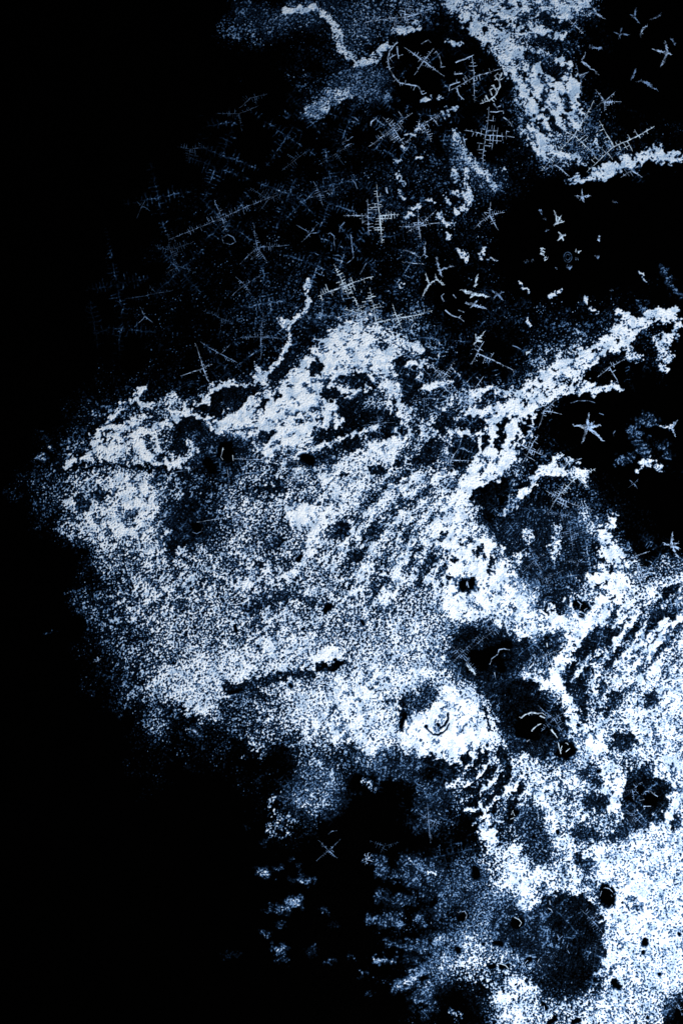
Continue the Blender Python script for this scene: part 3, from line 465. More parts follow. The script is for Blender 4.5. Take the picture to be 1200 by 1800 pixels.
def plain(name, c, rough=.6, spec=.2, var=.25, scale=60, lo=.3, hi=.65):
    m = bpy.data.materials.new(name); m.use_nodes = True; nt = m.node_tree; N = nt.nodes; L = nt.links
    bs = N['Principled BSDF']; bs.inputs['Roughness'].default_value = rough; bs.inputs['Specular IOR Level'].default_value = spec
    tc = N.new('ShaderNodeTexCoord'); nz = N.new('ShaderNodeTexNoise'); nz.inputs['Scale'].default_value = scale; L.new(tc.outputs['Object'], nz.inputs['Vector'])
    cr = N.new('ShaderNodeValToRGB'); L.new(nz.outputs[0], cr.inputs[0]); cl = lin(c)
    cr.color_ramp.elements[0].position = lo; cr.color_ramp.elements[1].position = hi
    cr.color_ramp.elements[0].color = (*[v*(1-var*2) for v in cl], 1); cr.color_ramp.elements[1].color = (*[min(1, v*(1+var*.3)) for v in cl], 1)
    L.new(cr.outputs[0], bs.inputs['Base Color'])
    return m
FROST = frost_material()
GLASS = plain('black_glass', (1,1,1), .8, 0.0, .1, 1.5)
CRY = [plain('faint_clear_crystal', (60,86,118), .5, .15, .45, 14, .42, .6), plain('clear_blue_crystal', (122,154,196), .5, .15, .46, 14, .42, .6),
       plain('milky_blue_crystal', (172,200,236), .5, .2, .42, 14, .40, .58), plain('white_crystal', (204,226,255), .5, .2, .3, 14, .38, .55)]

def tag(o, label=None, cat=None, group=None, kind=None):
    if label: o['label'] = label
    if cat: o['category'] = cat
    if group: o['group'] = group
    if kind: o['kind'] = kind
    return o
def link_mesh(name, co, faces, mat, loc=(0,0,0), parent=None, smooth=True, quads=None):
    me = bpy.data.meshes.new(name)
    if quads is not None:
        nv, nf = len(co), len(quads)
        me.vertices.add(nv); me.vertices.foreach_set('co', np.ascontiguousarray(co, np.float32).ravel())
        me.loops.add(nf*4); me.loops.foreach_set('vertex_index', np.ascontiguousarray(quads, np.int32).ravel())
        me.polygons.add(nf); me.polygons.foreach_set('loop_start', np.arange(0, nf*4, 4, dtype=np.int32))
        me.polygons.foreach_set('loop_total', np.full(nf, 4, np.int32)); me.update(calc_edges=True)
    else:
        me.from_pydata([tuple(c) for c in co], [], faces); me.update()
    if smooth: me.polygons.foreach_set('use_smooth', np.ones(len(me.polygons), bool))
    me.materials.append(mat)
    o = bpy.data.objects.new(name, me); COL.objects.link(o); o.location = loc
    if parent: o.parent = parent
    return o

# ---------------------------------------------------------------- the black pane everything lies on
def pane():
    x0, x1, y0, y1 = -4, 16, -22, 4
    co = [(x0,y0,-.3),(x1,y0,-.3),(x1,y1,-.3),(x0,y1,-.3),(x0,y0,0),(x1,y0,0),(x1,y1,0),(x0,y1,0)]
    o = link_mesh('glass_surface', co, [(3,2,1,0),(4,5,6,7),(0,1,5,4),(1,2,6,5),(2,3,7,6),(3,0,4,7)], GLASS, smooth=False)
    tag(o, 'flat black pane that all the frost and crystals lie on', 'surface', kind='structure')
pane()

# ---------------------------------------------------------------- the frost: one height field cut into its own pieces
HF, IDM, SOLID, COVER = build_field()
# region of every cell that belongs to no ridge
wob = 30*gblur(90)
def region():
    X = PX+wob; Y = PY+wob[::-1, ::-1]
    R = np.full(X.shape, 100, np.int32)                     # main field
    up = Y < 470
    R[up & (X < 700)] = 101; R[up & (X < 720) & (Y < 250) & (X > 330)] = 102; R[up & (X >= 700)] = 103
    R[(X >= 900) & (Y >= 440) & (Y < 900)] = 104
    R[(X >= 900) & (Y >= 900)] = 105; R[(Y >= 1010) & (X >= 870)] = 105
    R[(Y >= 1350) & (X >= 840)] = 106; R[(Y > 1330) & (X < 840)] = 107; R[(Y > 1500) & (X < 620)] = 108
    R[(X < 420) & (Y > 440) & (Y < 660) & (Y < 660-.0*X)] = 101
    return R
REG = np.where(IDM >= 0, IDM, region())
RLAB = {100: 'wide field of granular white frost filling the middle, from the pale left tip to the throat',
        101: 'faint sprinkle of blue frost specks in the dark upper left',
        102: 'hazy blue frost drift along the top edge left of the curled rings',
        103: 'scattered frost specks and flakes in the upper right around the ridges and stars',
        104: 'loose frost crumbs around the black clearing at the right edge',
        105: 'streaky blue and white frost on the right flank beside the black eye holes',
        106: 'dense white grained frost filling the lower right corner',
        107: 'blue finger shaped frost dusting fading leftward below the chin',
        108: 'isolated little patches of beady frost on the black lower middle'}
def frost_meshes():
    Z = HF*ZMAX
    act = np.maximum.reduce([HF[:-1,:-1], HF[1:,:-1], HF[:-1,1:], HF[1:,1:]]) > .035
    rid = REG[:-1,:-1]
    vi = np.arange(GX*GY).reshape(GY, GX)
    for r in np.unique(rid):
        m = act & (rid == r)
        if m.sum() < 30: continue
        q = np.stack([vi[1:,:-1][m], vi[1:,1:][m], vi[:-1,1:][m], vi[:-1,:-1][m]], 1)
        used, inv = np.unique(q, return_inverse=True); inv = inv.reshape(q.shape)
        yy, xx = np.divmod(used, GX)
        jx = JX.ravel()[used]; jy = JY.ravel()[used]
        co = np.stack([(xx*ST+jx)/100, -(yy*ST+jy)/100, Z.ravel()[used]+.0015], 1)
        c = co.mean(0); loc = (float(c[0]), float(c[1]), 0.0)
        co[:, 0] -= loc[0]; co[:, 1] -= loc[1]
        if r < 100:
            o = link_mesh('frost_ridge', co, None, FROST, loc, quads=inv)
            tag(o, VEINS[r][2], 'frost ridge', 'white frost ridges across the black pane')
        else:
            o = link_mesh('frost_field', co, None, FROST, loc, quads=inv)
            tag(o, RLAB[int(r)], 'frost', kind='stuff')
JX = (rng.random((GY, GX))-.5)*.7; JY = (rng.random((GY, GX))-.5)*.7
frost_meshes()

# ---------------------------------------------------------------- crystals
random.seed(11)
def hz(px, py):
    i = min(GY-1, max(0, int(py/ST))); j = min(GX-1, max(0, int(px/ST)))
    return float(HF[i, j])*ZMAX
class Bars:
    """collects tapering faceted crystal bars; points in photo hundredths"""
    def __init__(s, ox, oy): s.co = []; s.f = []; s.ox, s.oy = ox, oy
    def bar(s, pts, w0, w1, hgt=.8, lift=0.0, rag=0.0):
        n = len(pts); rings = []
        for i, (x, y) in enumerate(pts):
            a = pts[max(0, i-1)]; b = pts[min(n-1, i+1)]
            dx, dy = b[0]-a[0], b[1]-a[1]; L = math.hypot(dx, dy) or 1; nx, ny = -dy/L, dx/L
            t = i/(n-1) if n > 1 else 0; wd_ = (w0+(w1-w0)*t)*.5*(1+random.uniform(-rag, rag))
            z = lift + .6*hz(x, y)
            h_ = wd_*2*hgt/100
            base = len(s.co); rings.append(base)
            for u, v in ((-1, 0), (-.62, .75), (0, 1), (.62, .75), (1, 0)):
                s.co.append(((x+nx*wd_*u)/100-s.ox, -(y+ny*wd_*u)/100-s.oy, .002 + z*v + h_*v + .0*i))
        for a, b in zip(rings[:-1], rings[1:]):
            for k_ in range(4): s.f.append((a+k_, b+k_, b+k_+1, a+k_+1))
        s.f.append(tuple(rings[0]+k_ for k_ in range(5))); s.f.append(tuple(rings[-1]+k_ for k_ in (4,3,2,1,0)))
    def build(s, name, mat, parent=None, loc=(0,0,0)):
        return link_mesh(name, s.co, s.f, mat, loc, parent, smooth=False)
def wig(a, b, n, amp):
    pts = []
    for i in range(n+1):
        t = i/n; j = 0 if i in (0,) else amp
        pts.append((a[0]+(b[0]-a[0])*t+random.uniform(-j, j), a[1]+(b[1]-a[1])*t+random.uniform(-j, j)))
    return pts
def arm_bars(B, K, c, e, sp, bl, wst, fill=.85):
    """spine and its comb of side branches"""
    dx, dy = e[0]-c[0], e[1]-c[1]; L = math.hypot(dx, dy); ux, uy = dx/L, dy/L; nx, ny = -uy, ux
    n = max(2, int(L/6)); bow = random.uniform(-.03, .03)*L
    B.bar([(x+nx*bow*math.sin(3.14*i/n), y+ny*bow*math.sin(3.14*i/n)) for i, (x, y) in enumerate(wig(c, e, n, .6))], wst, wst*.3, rag=.45)
    env = {}
    for sgn in (-1, 1):
        ph = [random.uniform(0, 6.28) for _ in range(3)]; dens = random.choice((.6, .85, 1.0)); amp = random.choice((.7, 1.0, 1.25))
        env[sgn] = (lambda t, ph=ph, amp=amp: amp*(.62+.3*math.sin(t*.13+ph[0])+.22*math.sin(t*.31+ph[1])), dens)
    for sgn in (-1, 1):
        t = sp*random.uniform(.6, 1.2)
        while t < L-1.5:
            f_, dens = env[sgn]
            st = sp*random.uniform(.75, 1.3); tt = t; t += st
            if random.random() > fill*dens: continue
            prof = min(1.0, .35+tt/(L*.35))*max(.22, 1.05-tt/L)
            l = bl*prof*max(.15, f_(tt))*random.uniform(.75, 1.15)
            if random.random() < .08: l *= 1.8
            if l < 1.4: continue
            g = .0
            g = bow*math.sin(3.14*tt/L); sx, sy = c[0]+ux*tt+nx*g, c[1]+uy*tt+ny*g
            lean = random.uniform(-.05, .12)
            ex, ey = sx+nx*sgn*l+ux*l*lean, sy+ny*sgn*l+uy*l*lean
            K.bar(wig((sx, sy), (ex, ey), 3, .4), wst*random.uniform(.5, .85), wst*.35, rag=.45)
            if l > 10:
                q = sp*1.1
                while q < l-2:
                    l2 = random.uniform(1.2, sp*.9)*min(1.3, bl/14)
                    s2 = random.choice((-1, 1)); qx, qy = sx+nx*sgn*q, sy+ny*sgn*q
                    K.bar([(qx, qy), (qx+ux*s2*l2, qy+uy*s2*l2)], wst*.5, wst*.35)
                    q += sp*random.uniform(.6, 1.6)
WST = (1.3, 1.7, 2.2, 2.7)
def hub(cx, cy, r, b, root):
    B = Bars(cx/100, -cy/100)
    B.bar([(cx-r*.6, cy+r*.2), (cx, cy), (cx+r*.6, cy-r*.15)], r*.7, r*.5, hgt=.8, rag=.4)
    B.build('heart', CRY[b], root)
def fern(cx, cy, ends, sp, bl, b, label, fill=.85):
    root = bpy.data.objects.new('fern_crystal', None); COL.objects.link(root); root.location = (cx/100, -cy/100, 0)
    root.empty_display_size = .1
    tag(root, label, 'fern crystal', 'feathery fern shaped crystals')
    for e in ends:
        B = Bars(cx/100, -cy/100); arm_bars(B, B, (cx, cy), e, sp, bl, WST[b], fill)
        am = B.build('arm', CRY[b], root)
    hub(cx, cy, WST[b]*1.5, b, root)
    return root
def star(cx, cy, ends, wid, b, label, body=0, name='star_crystal', amp=1.6):
    root = bpy.data.objects.new(name, None); COL.objects.link(root); root.location = (cx/100, -cy/100, 0); root.empty_display_size = .1
    tag(root, label, 'star crystal', 'star shaped crystals with jagged arms')
    for e in ends:
        B = Bars(cx/100, -cy/100); L = math.hypot(e[0]-cx, e[1]-cy)
        B.bar(wig((cx, cy), e, max(3, int(L/3)), amp), wid*.8, wid*.2, hgt=.7, rag=.6)
        if L > 12: B.bar([(x+random.uniform(-1.2, 1.2), y+random.uniform(-1.2, 1.2)) for x, y in wig((cx, cy), e, max(3, int(L/4)), amp*1.2)][:-1], wid*.6, wid*.2, hgt=.9, rag=.6)
        if wid > 2.2:
            for q in range(max(1, int(L/4))):
                t = random.uniform(.25, .85); x, y = cx+(e[0]-cx)*t, cy+(e[1]-cy)*t; a = random.uniform(0, 6.28); l = random.uniform(1.5, 4.5)
                B.bar([(x, y), (x+l*math.cos(a), y+l*math.sin(a))], wid*.5, wid*.2)
        B.build('arm', CRY[b], root)
    hub(cx, cy, wid*1.3, b, root)
    return root
def thread(lines, wid, b, label, spur=0, cat='crystal thread', name='crystal_thread', group='curled threadlike crystals'):
    fx, fy = lines[0][0]
    B = Bars(fx/100, -fy/100)
    for ln in lines:
        pts = []
        for a, c in zip(ln[:-1], ln[1:]):
            n = max(1, int(math.hypot(a[0]-c[0], a[1]-c[1])/5))
            pts += wig(a, c, n, .8)[:-1]
        pts.append(ln[-1]); B.bar(pts, wid, wid*.6, hgt=.8, rag=.35)
        if spur:
            for (x, y), (x2, y2) in zip(pts[:-1], pts[1:]):
                if random.random() < .45:
                    L = math.hypot(x2-x, y2-y) or 1; s_ = random.choice((-1, 1)); l = random.uniform(.4, 1)*spur
                    ex, ey = x - (y2-y)/L*s_*l+random.uniform(-2, 2), y + (x2-x)/L*s_*l+random.uniform(-2, 2)
                    B.bar([(x, y), ((x+ex)/2+random.uniform(-1, 1), (y+ey)/2+random.uniform(-1, 1)), (ex, ey)], wid*.6, wid*.3)
    o = B.build(name, CRY[b], None, (fx/100, -fy/100, 0))
    return tag(o, label, cat, group)
def fleck(cx, cy, size, b, label, ang=0, n=4, asp=1.6):
    """a small cluster of chunky shards standing together"""
    B = Bars(cx/100, -cy/100)
    for i in range(n):
        a = math.radians(ang)+random.uniform(-.7, .7); l = size*random.uniform(.35, .8); x = cx+random.uniform(-.5, .5)*size*.8; y = cy+random.uniform(-.5, .5)*size*asp*.7
        B.bar([(x-l*.5*math.cos(a), y-l*.5*math.sin(a)), (x, y), (x+l*.5*math.cos(a), y+l*.5*math.sin(a))], l*.55, l*.12, hgt=.5, rag=.4)
    return tag(B.build('ice_fleck', CRY[b], None, (cx/100, -cy/100, 0)), label, 'ice fleck', 'small bright ice flecks')

for f in (
 # upper right
 (744,107,((710,83),(780,134),(762,84),(728,132)),4,8,2,'cross shaped fern crystal inside the left of the two curled rings'),
 (832,135,((880,121),(829,99),(834,180),(792,158)),6,13,2,'fern crystal with wide spaced branches inside the right of the two curled rings'),
 (690,225,((648,258),(725,198),(710,255),(672,205)),4,26,2,'broad feathery blue fern crystal left of the bluish ridge, farther from it'),
 (742,218,((778,196),(712,252),(758,250)),4,22,2,'smaller feathery blue fern crystal close beside the bluish ridge'),
 (853,237,((903,241),(815,229),(858,188),(847,302)),8,22,2,'tall open cross fern crystal left of the lower end of the broad top ridge'),
 (710,30,((640,40),(752,20),(715,0),(718,48)),5,24,2,'blue gridlike fern crystal touching the top edge above the left ring'),
 (1008,238,((1043,177),(951,300),(1046,275),(985,225)),6,16,3,'bright long stemmed fern crystal leaning from the broad ridge over the pale ribbon'),
 (1077,258,((1052,212),(1149,222),(1030,302)),8,26,3,'bright ladder like fern crystal with an L shaped stem above the pale ribbon'),
 (1062,178,((1045,157),(1081,160),(1092,179),(1062,196),(1048,186)),4,9,2,'small compact fern crystal between the broad ridge and the black area'),
 (1004,40,((986,20),(1024,59)),4,14,2,'diagonal comb fern crystal at the top, right of the blotchy ridge'),
 (958,92,((940,74),(977,112)),4,10,1,'little diagonal comb fern crystal lying across the broad top ridge'),
 (1020,140,((1010,110),(1034,126),(1022,168)),5,8,1,'thin dim fern crystal along the right edge of the broad ridge'),
 (975,290,((950,300),(1000,268),(1000,310)),5,14,2,'tangled fern crystal just below the tip of the broad ridge'),
 (1110,300,((1095,270),(1128,312),(1090,312)),5,12,2,'short fern crystal poking through the pale ribbon'),
 # upper left, dim
 (390,383,((298,420),(482,344),(376,350),(401,414)),4,13,1,'long dim comb shaped fern crystal with a slanting spine, in the dark upper left'),
 (470,352,((520,330),(440,330),(455,372)),4,20,0,'very faint feather extending from the slanting spine'),
 (452,435,((446,393),(507,431),(422,464),(470,462)),4,16,1,'dim fern crystal with one comb arm pointing right, left of the double cross'),
 (562,340,((551,319),(567,363),(533,352),(596,327)),4,10,1,'small dim comb fern crystal above left of the double cross'),
 (430,500,((414,486),(441,518),(408,520),(458,484)),4,8,1,'small dim fern crystal in the specks below the comb arm crystal'),
 (255,556,((246,540),(270,568),(238,574)),5,4,1,'tiny lone three armed fern crystal at the far left'),
 (250,362,((240,354),(256,352),(241,384),(264,371)),4,5,0,'barely visible fern crystal farthest up on the left'),
 (300,440,((270,430),(340,425),(310,470),(295,410)),4,18,0,'faint feathery patch crystal at the left end of the slanting spine'),
 (315,468,((290,480),(345,480),(300,450)),4,14,0,'faint herringbone crystal below the slanting spine, at left'),
 (275,515,((220,525),(305,510),(262,500)),5,8,0,'faint ragged fern crystal with a level stem at the left'),
 (335,262,((312,258),(368,260),(330,285)),4,14,0,'faint level comb crystal high in the dark left part'),
 (420,200,((380,200),(455,185),(425,230)),4,12,0,'hardly visible feather crystal below the blue drift'),
 (440,172,((420,190),(470,165)),4,12,0,'hardly visible feather crystal close under the blue drift'),
 (520,280,((495,300),(545,262),(505,270)),4,12,0,'faint fern crystal above the small comb crystal'),
 (590,270,((560,290),(620,255),(605,290)),4,12,0,'faint fern crystal left of the broad feathery pair'),
 (545,410,((520,395),(562,408),(530,425),(560,392)),5,6,1,'dim four armed twig crystal between the comb arm crystal and the double cross'),
 (390,560,((355,545),(415,570),(385,590)),4,12,0,'faint diagonal fern crystal above the upright comb'),
 (646,379,((604,379),(646,350),(648,414)),5,16,2,'left half of the large double cross fern crystal in the middle of the dark field'),
 (667,379,((701,377),(662,320),(671,428)),5,19,3,'right half of the large double cross fern crystal, with the tallest stem'),
 (605,503,((586,464),(613,523),(558,521),(656,486)),5,22,3,'fern crystal with a slanting spine just above the crown of the frost field'),
 (660,567,((649,506),(706,556),(634,575)),5,26,3,'bright fern crystal rising from the very top of the crown ridge'),
 (632,552,((621,520),(637,578),(602,543),(652,542)),5,22,3,'fern crystal half sunk in frost at the top left of the crown ridge'),
 (698,560,((690,534),(707,580),(760,546)),5,15,3,'fern crystal trailing right from the crown ridge'),
 (735,398,((733,366),(702,398),(766,369),(772,391),(714,409),(740,424)),4,11,2,'six armed fern crystal right of the double cross'),
 (860,378,((862,355),(886,373),(833,401),(875,405)),4,9,2,'four armed fern crystal at the edge of the black gap'),
 (458,592,((463,550),(458,633),(422,593),(503,596)),4,12,1,'upright dim comb fern crystal left of the jagged spur'),
 (357,647,((343,603),(369,677),(317,661),(373,640)),6,7,2,'slim long armed cross crystal above the slanting ridge'),
 (388,622,((352,600),(424,642),(405,605)),4,7,1,'thin diagonal chain crystal just right of the slim cross'),
 # middle
 (778,663,((798,634),(744,632),(789,686)),4,18,2,'hatched fern crystal in the dark saddle, left of its neighbour'),
 (815,705,((849,661),(840,722),(797,684)),5,18,2,'fern crystal with parallel slanting bars in the saddle beside the right neck ridge'),
 (792,808,((806,787),(782,844),(770,799),(836,810)),5,12,2,'fern crystal in the dark oval beside the neck ridge'),
 (838,621,((906,653),(850,600),(826,641)),5,14,2,'fern crystal with a long straight stem at the lower edge of the black gap'),
 (665,745,((661,722),(668,768),(636,748),(694,742)),4,11,1,'blurry fern crystal in the dark bay below the crown ridge'),
 (735,640,((700,615),(765,672),(755,628)),4,14,1,'grey blue fern crystal in the saddle right of the crown'),
 (745,700,((720,706),(790,702),(745,725)),4,8,1,'short level fern crystal in the middle of the saddle'),
 (1070,645,((1098,631),(1050,662),(1086,674)),5,14,2,'small fern crystal in the fork of the right neck ridge'),
 (955,722,((945,754),(982,698),(986,728)),5,12,2,'fern crystal at the upper left rim of the large black disc'),
 (930,790,((946,764),(914,818),(958,802),(903,776)),4,16,2,'dense fern crystal between the neck ridge and the black disc'),
 (1013,838,((979,873),(1036,859),(1046,824)),6,20,3,'bright angular fern crystal hanging from the hooked ridge'),
 (978,875,((1042,896),(958,862),(962,905),(992,848)),5,18,2,'dim fern crystal under the bright angular one'),
 (996,815,((985,800),(1022,806),(985,828)),4,6,2,'tiny fern crystal sitting on the hooked ridge'),
 (1113,850,((1104,857),(1121,842),(1119,858),(1106,844)),4,4,1,'tiny x shaped crystal near the right edge, by the small arched crumb'),
 (1120,1005,((1161,996),(1095,1016),(1116,972),(1126,1036)),5,20,2,'gridded fern crystal beside the upright flank ridge'),
 (1110,980,((1140,969),(1098,986)),5,8,2,'short straight comb crystal above the gridded one'),
 (1193,1042,((1197,1018),(1189,1072),(1174,1048)),6,8,2,'upright thin fern crystal at the right edge'),
 (1002,940,((1040,930),(972,947),(1006,968),(996,918)),4,16,1,'fern crystal in the upper part of the dark ferny hollow'),
 (938,985,((908,1014),(968,970),(952,1004),(928,958)),4,15,1,'fern crystal in the left part of the dark ferny hollow'),
 (985,903,((1020,914),(955,898),(990,922)),4,9,1,'comb crystal along the top of the dark ferny hollow'),
 (958,1015,((930,1022),(990,1002),(965,1035)),4,12,1,'fern crystal at the bottom of the dark ferny hollow'),
 (1015,990,((990,985),(1030,975),(1010,1010)),4,9,1,'small fern crystal at the right side of the dark ferny hollow'),
 (808,1150,((780,1118),(838,1184),(842,1116),(785,1172)),4,18,1,'hatched fern crystal on the left rim of the largest black hollow'),
 (862,1112,((826,1142),(890,1092),(850,1092)),4,12,1,'fern crystal on the upper rim of the largest black hollow'),
 (958,1152,((938,1163),(982,1143),(962,1170)),4,10,2,'small bright comb crystal below the small pit right of the largest hollow'),
 (972,1262,((945,1240),(990,1290),(1000,1245),(950,1285)),4,16,1,'fern crystal on the right rim of the black eye hole'),
 (940,1320,((915,1330),(965,1305),(930,1300)),4,12,0,'dim fern crystal below the black eye hole'),
 (408,908,((400,822),(346,918),(440,946),(452,898)),5,7,2,'thin large cross crystal right of the eye hollow'),
 (440,808,((410,806),(526,812)),4,7,2,'level comb crystal starting at the black hole under the slanting ridge'),
 (528,830,((502,851),(546,842),(522,812)),5,11,3,'small bright ladder crystal right of the level comb'),
 (335,825,((300,830),(345,822)),5,5,1,'faint level comb crystal left of the two black holes'),
 (500,1072,((478,1058),(520,1082),(485,1085)),4,7,2,'small x shaped crystal in the middle of the granular field'),
 (640,955,((618,965),(648,945),(652,962)),5,5,2,'tiny angle shaped crystal in the streaked cheek'),
 (425,918,((455,945),(405,902)),4,8,2,'short diagonal crystal right of the thin large cross'),
 # bottom
 (577,1495,((559,1477),(598,1475),(556,1513),(593,1509)),4,6,1,'x shaped thin crystal alone on the black below the chin'),
 (522,1406,((484,1398),(519,1434),(548,1398),(540,1420)),4,11,1,'dim blue fern crystal in the fading frost below the jaw'),
 (675,1487,((650,1478),(700,1480),(668,1500)),4,9,0,'barely visible fern crystal right of the x shaped one'),
 (752,1440,((750,1408),(756,1482),(735,1428),(775,1450)),4,14,1,'blue fern crystal left of the whisker stripes'),
 (1110,1388,((1088,1392),(1128,1374),(1113,1408)),4,14,1,'upper left fern crystal on the rim of the round pit near the right edge'),
 (1115,1436,((1094,1448),(1137,1458),(1114,1412),(1098,1422)),4,14,1,'lower fern crystal on the rim of the round pit near the right edge'),
 (1160,1420,((1145,1440),(1178,1395),(1150,1425)),4,10,0,'dim fern crystal at the right rim of the round pit'),
 (1040,1618,((1020,1598),(1058,1640),(1050,1605)),4,14,1,'comb crystal at the upper right of the big dark patch'),
 (1045,1675,((1055,1640),(1042,1710)),4,12,0,'dim upright comb crystal at the right of the big dark patch'),
 (965,1680,((945,1695),(990,1660),(975,1700)),4,12,0,'dim fern crystal at the lower left of the big dark patch'),
 (1190,1765,((1178,1750),(1198,1785),(1175,1775)),4,12,1,'fern crystal in the dark lower right corner'),
 (872,1470+195,((850,1672),(900,1668),(885,1685)),5,6,1,'thin fern crystal between the two lower central pits'),
): fern(*f)

for s_ in (
 (1172,93,((1145,87),(1168,71),(1181,97),(1159,119)),4.2,2,'four armed star crystal in the top right corner'),
 (1090,60,((1079,57),(1092,49),(1106,61),(1087,69)),3,1,'small dim star crystal left of the corner star'),
 (1185,76,((1176,66),(1184,81)),2.6,1,'short slanting splinter right above the corner star'),
 (1114,30,((1107,25),(1123,41),(1117,12)),2.6,1,'bent twig crystal near the top right'),
 (1128,52,((1124,66),(1137,43)),2.8,2,'hooked splinter below the bent twig'),
 (1150,31,((1139,34),(1161,24)),3,1,'slanting splinter right of the bent twig'),
 (1042,83,((1034,82),(1058,85)),4,1,'level splinter right of the broad top ridge'),
 (1022,108,((1029,90),(1031,117),(1052,131)),2.2,2,'bent thin crystal tracing the right side of the broad top ridge'),
 (1047,24,((1030,18),(1062,32)),2.6,2,'slanting splinter just under the top edge'),
 (1020,131,((1012,134),(1034,126)),3,2,'short bright splinter at the right edge of the broad top ridge'),
 (1112,133,((1109,140),(1117,119)),3,1,'dim splinter at the lower left of the corner stars'),
 (1130,143,((1115,143),(1145,148),(1155,160)),2.8,1,'dim wavy sliver at the lower left of the corner stars'),
 (1022,345,((1010,345),(1022,333),(1039,345),(1019,353),(1026,357)),3.2,2,'small tidy star crystal below the pale ribbon'),
 (978,392,((973,370),(985,377),(990,388),(972,398)),4,3,'spiky bright crystal on the black, upper of two'),
 (986,415,((990,424),(994,412),(982,408),(980,424)),5,3,'spiky bright crystal on the black, lower of two'),
 (832,517,((807,509),(859,521),(826,523)),6.5,3,'brightest winged star crystal above the throat, with level arms'),
 (836,500,((839,480),(830,503)),3.6,3,'upright splinter on top of the winged star crystal'),
 (832,535,((818,533),(856,543),(838,528),(826,540)),4.5,2,'blue star crystal right under the winged one'),
 (873,517,((863,510),(884,527),(884,512),(865,527)),4,1,'dim blue x shaped star right of the winged one'),
 (754,500,((739,524),(765,492),(748,480)),3.6,3,'three armed white star crystal left of the winged one'),
 (767,491,((780,501),(765,483)),3,3,'small splinter at the tip of the three armed star'),
 (771,474,((766,450),(778,489),(797,467)),3.4,2,'pale three armed star above the three armed white one'),
 (745,447,((747,425),(752,452)),2.6,2,'curved upright splinter above the three armed stars'),
 (722,443,((705,439),(739,452)),2.2,2,'thin arched splinter left of the curved upright one'),
 (722,461,((708,461),(744,465)),2.2,2,'thin level splinter below the arched one'),
 (838,598,((836,586),(832,607),(848,600),(852,583)),4,3,'bright star crystal at the lower edge of the black gap'),
 (1031,750,((1034,724),(1007,747),(1055,748),(1022,779),(1061,775),(1045,740)),6,2,'large five armed star crystal in the middle of the black disc'),
 (1031,751,((1010,749),(1052,749)),4.2,3,'white level bar across the large star in the black disc'),
 (1178,751,((1164,749),(1190,738),(1188,768)),5,2,'star crystal at the right edge beside the black disc'),
 (1180,960,((1163,954),(1193,952),(1192,982),(1180,936),(1196,966)),4,2,'star crystal at the right edge above the flank'),
 (927,619,((923,624),(932,615)),5,3,'single bright grain above the right neck ridge'),
 (645,1511,((640,1500),(652,1503),(640,1520),(655,1515),(648,1498),(638,1510)),2.2,2,'small spiky burst crystal below the chin'),
 (827,1176,((818,1165),(835,1186)),4.2,3,'white wedge in the largest black hollow'),
 (172,1160,((165,1163),(178,1158),(171,1154)),4.5,2,'bright crumb outside the left edge of the field'),
 (340,1283,((324,1281),(346,1285),(348,1292)),3,2,'hooked crumb below the jaw'),
): star(*s_)

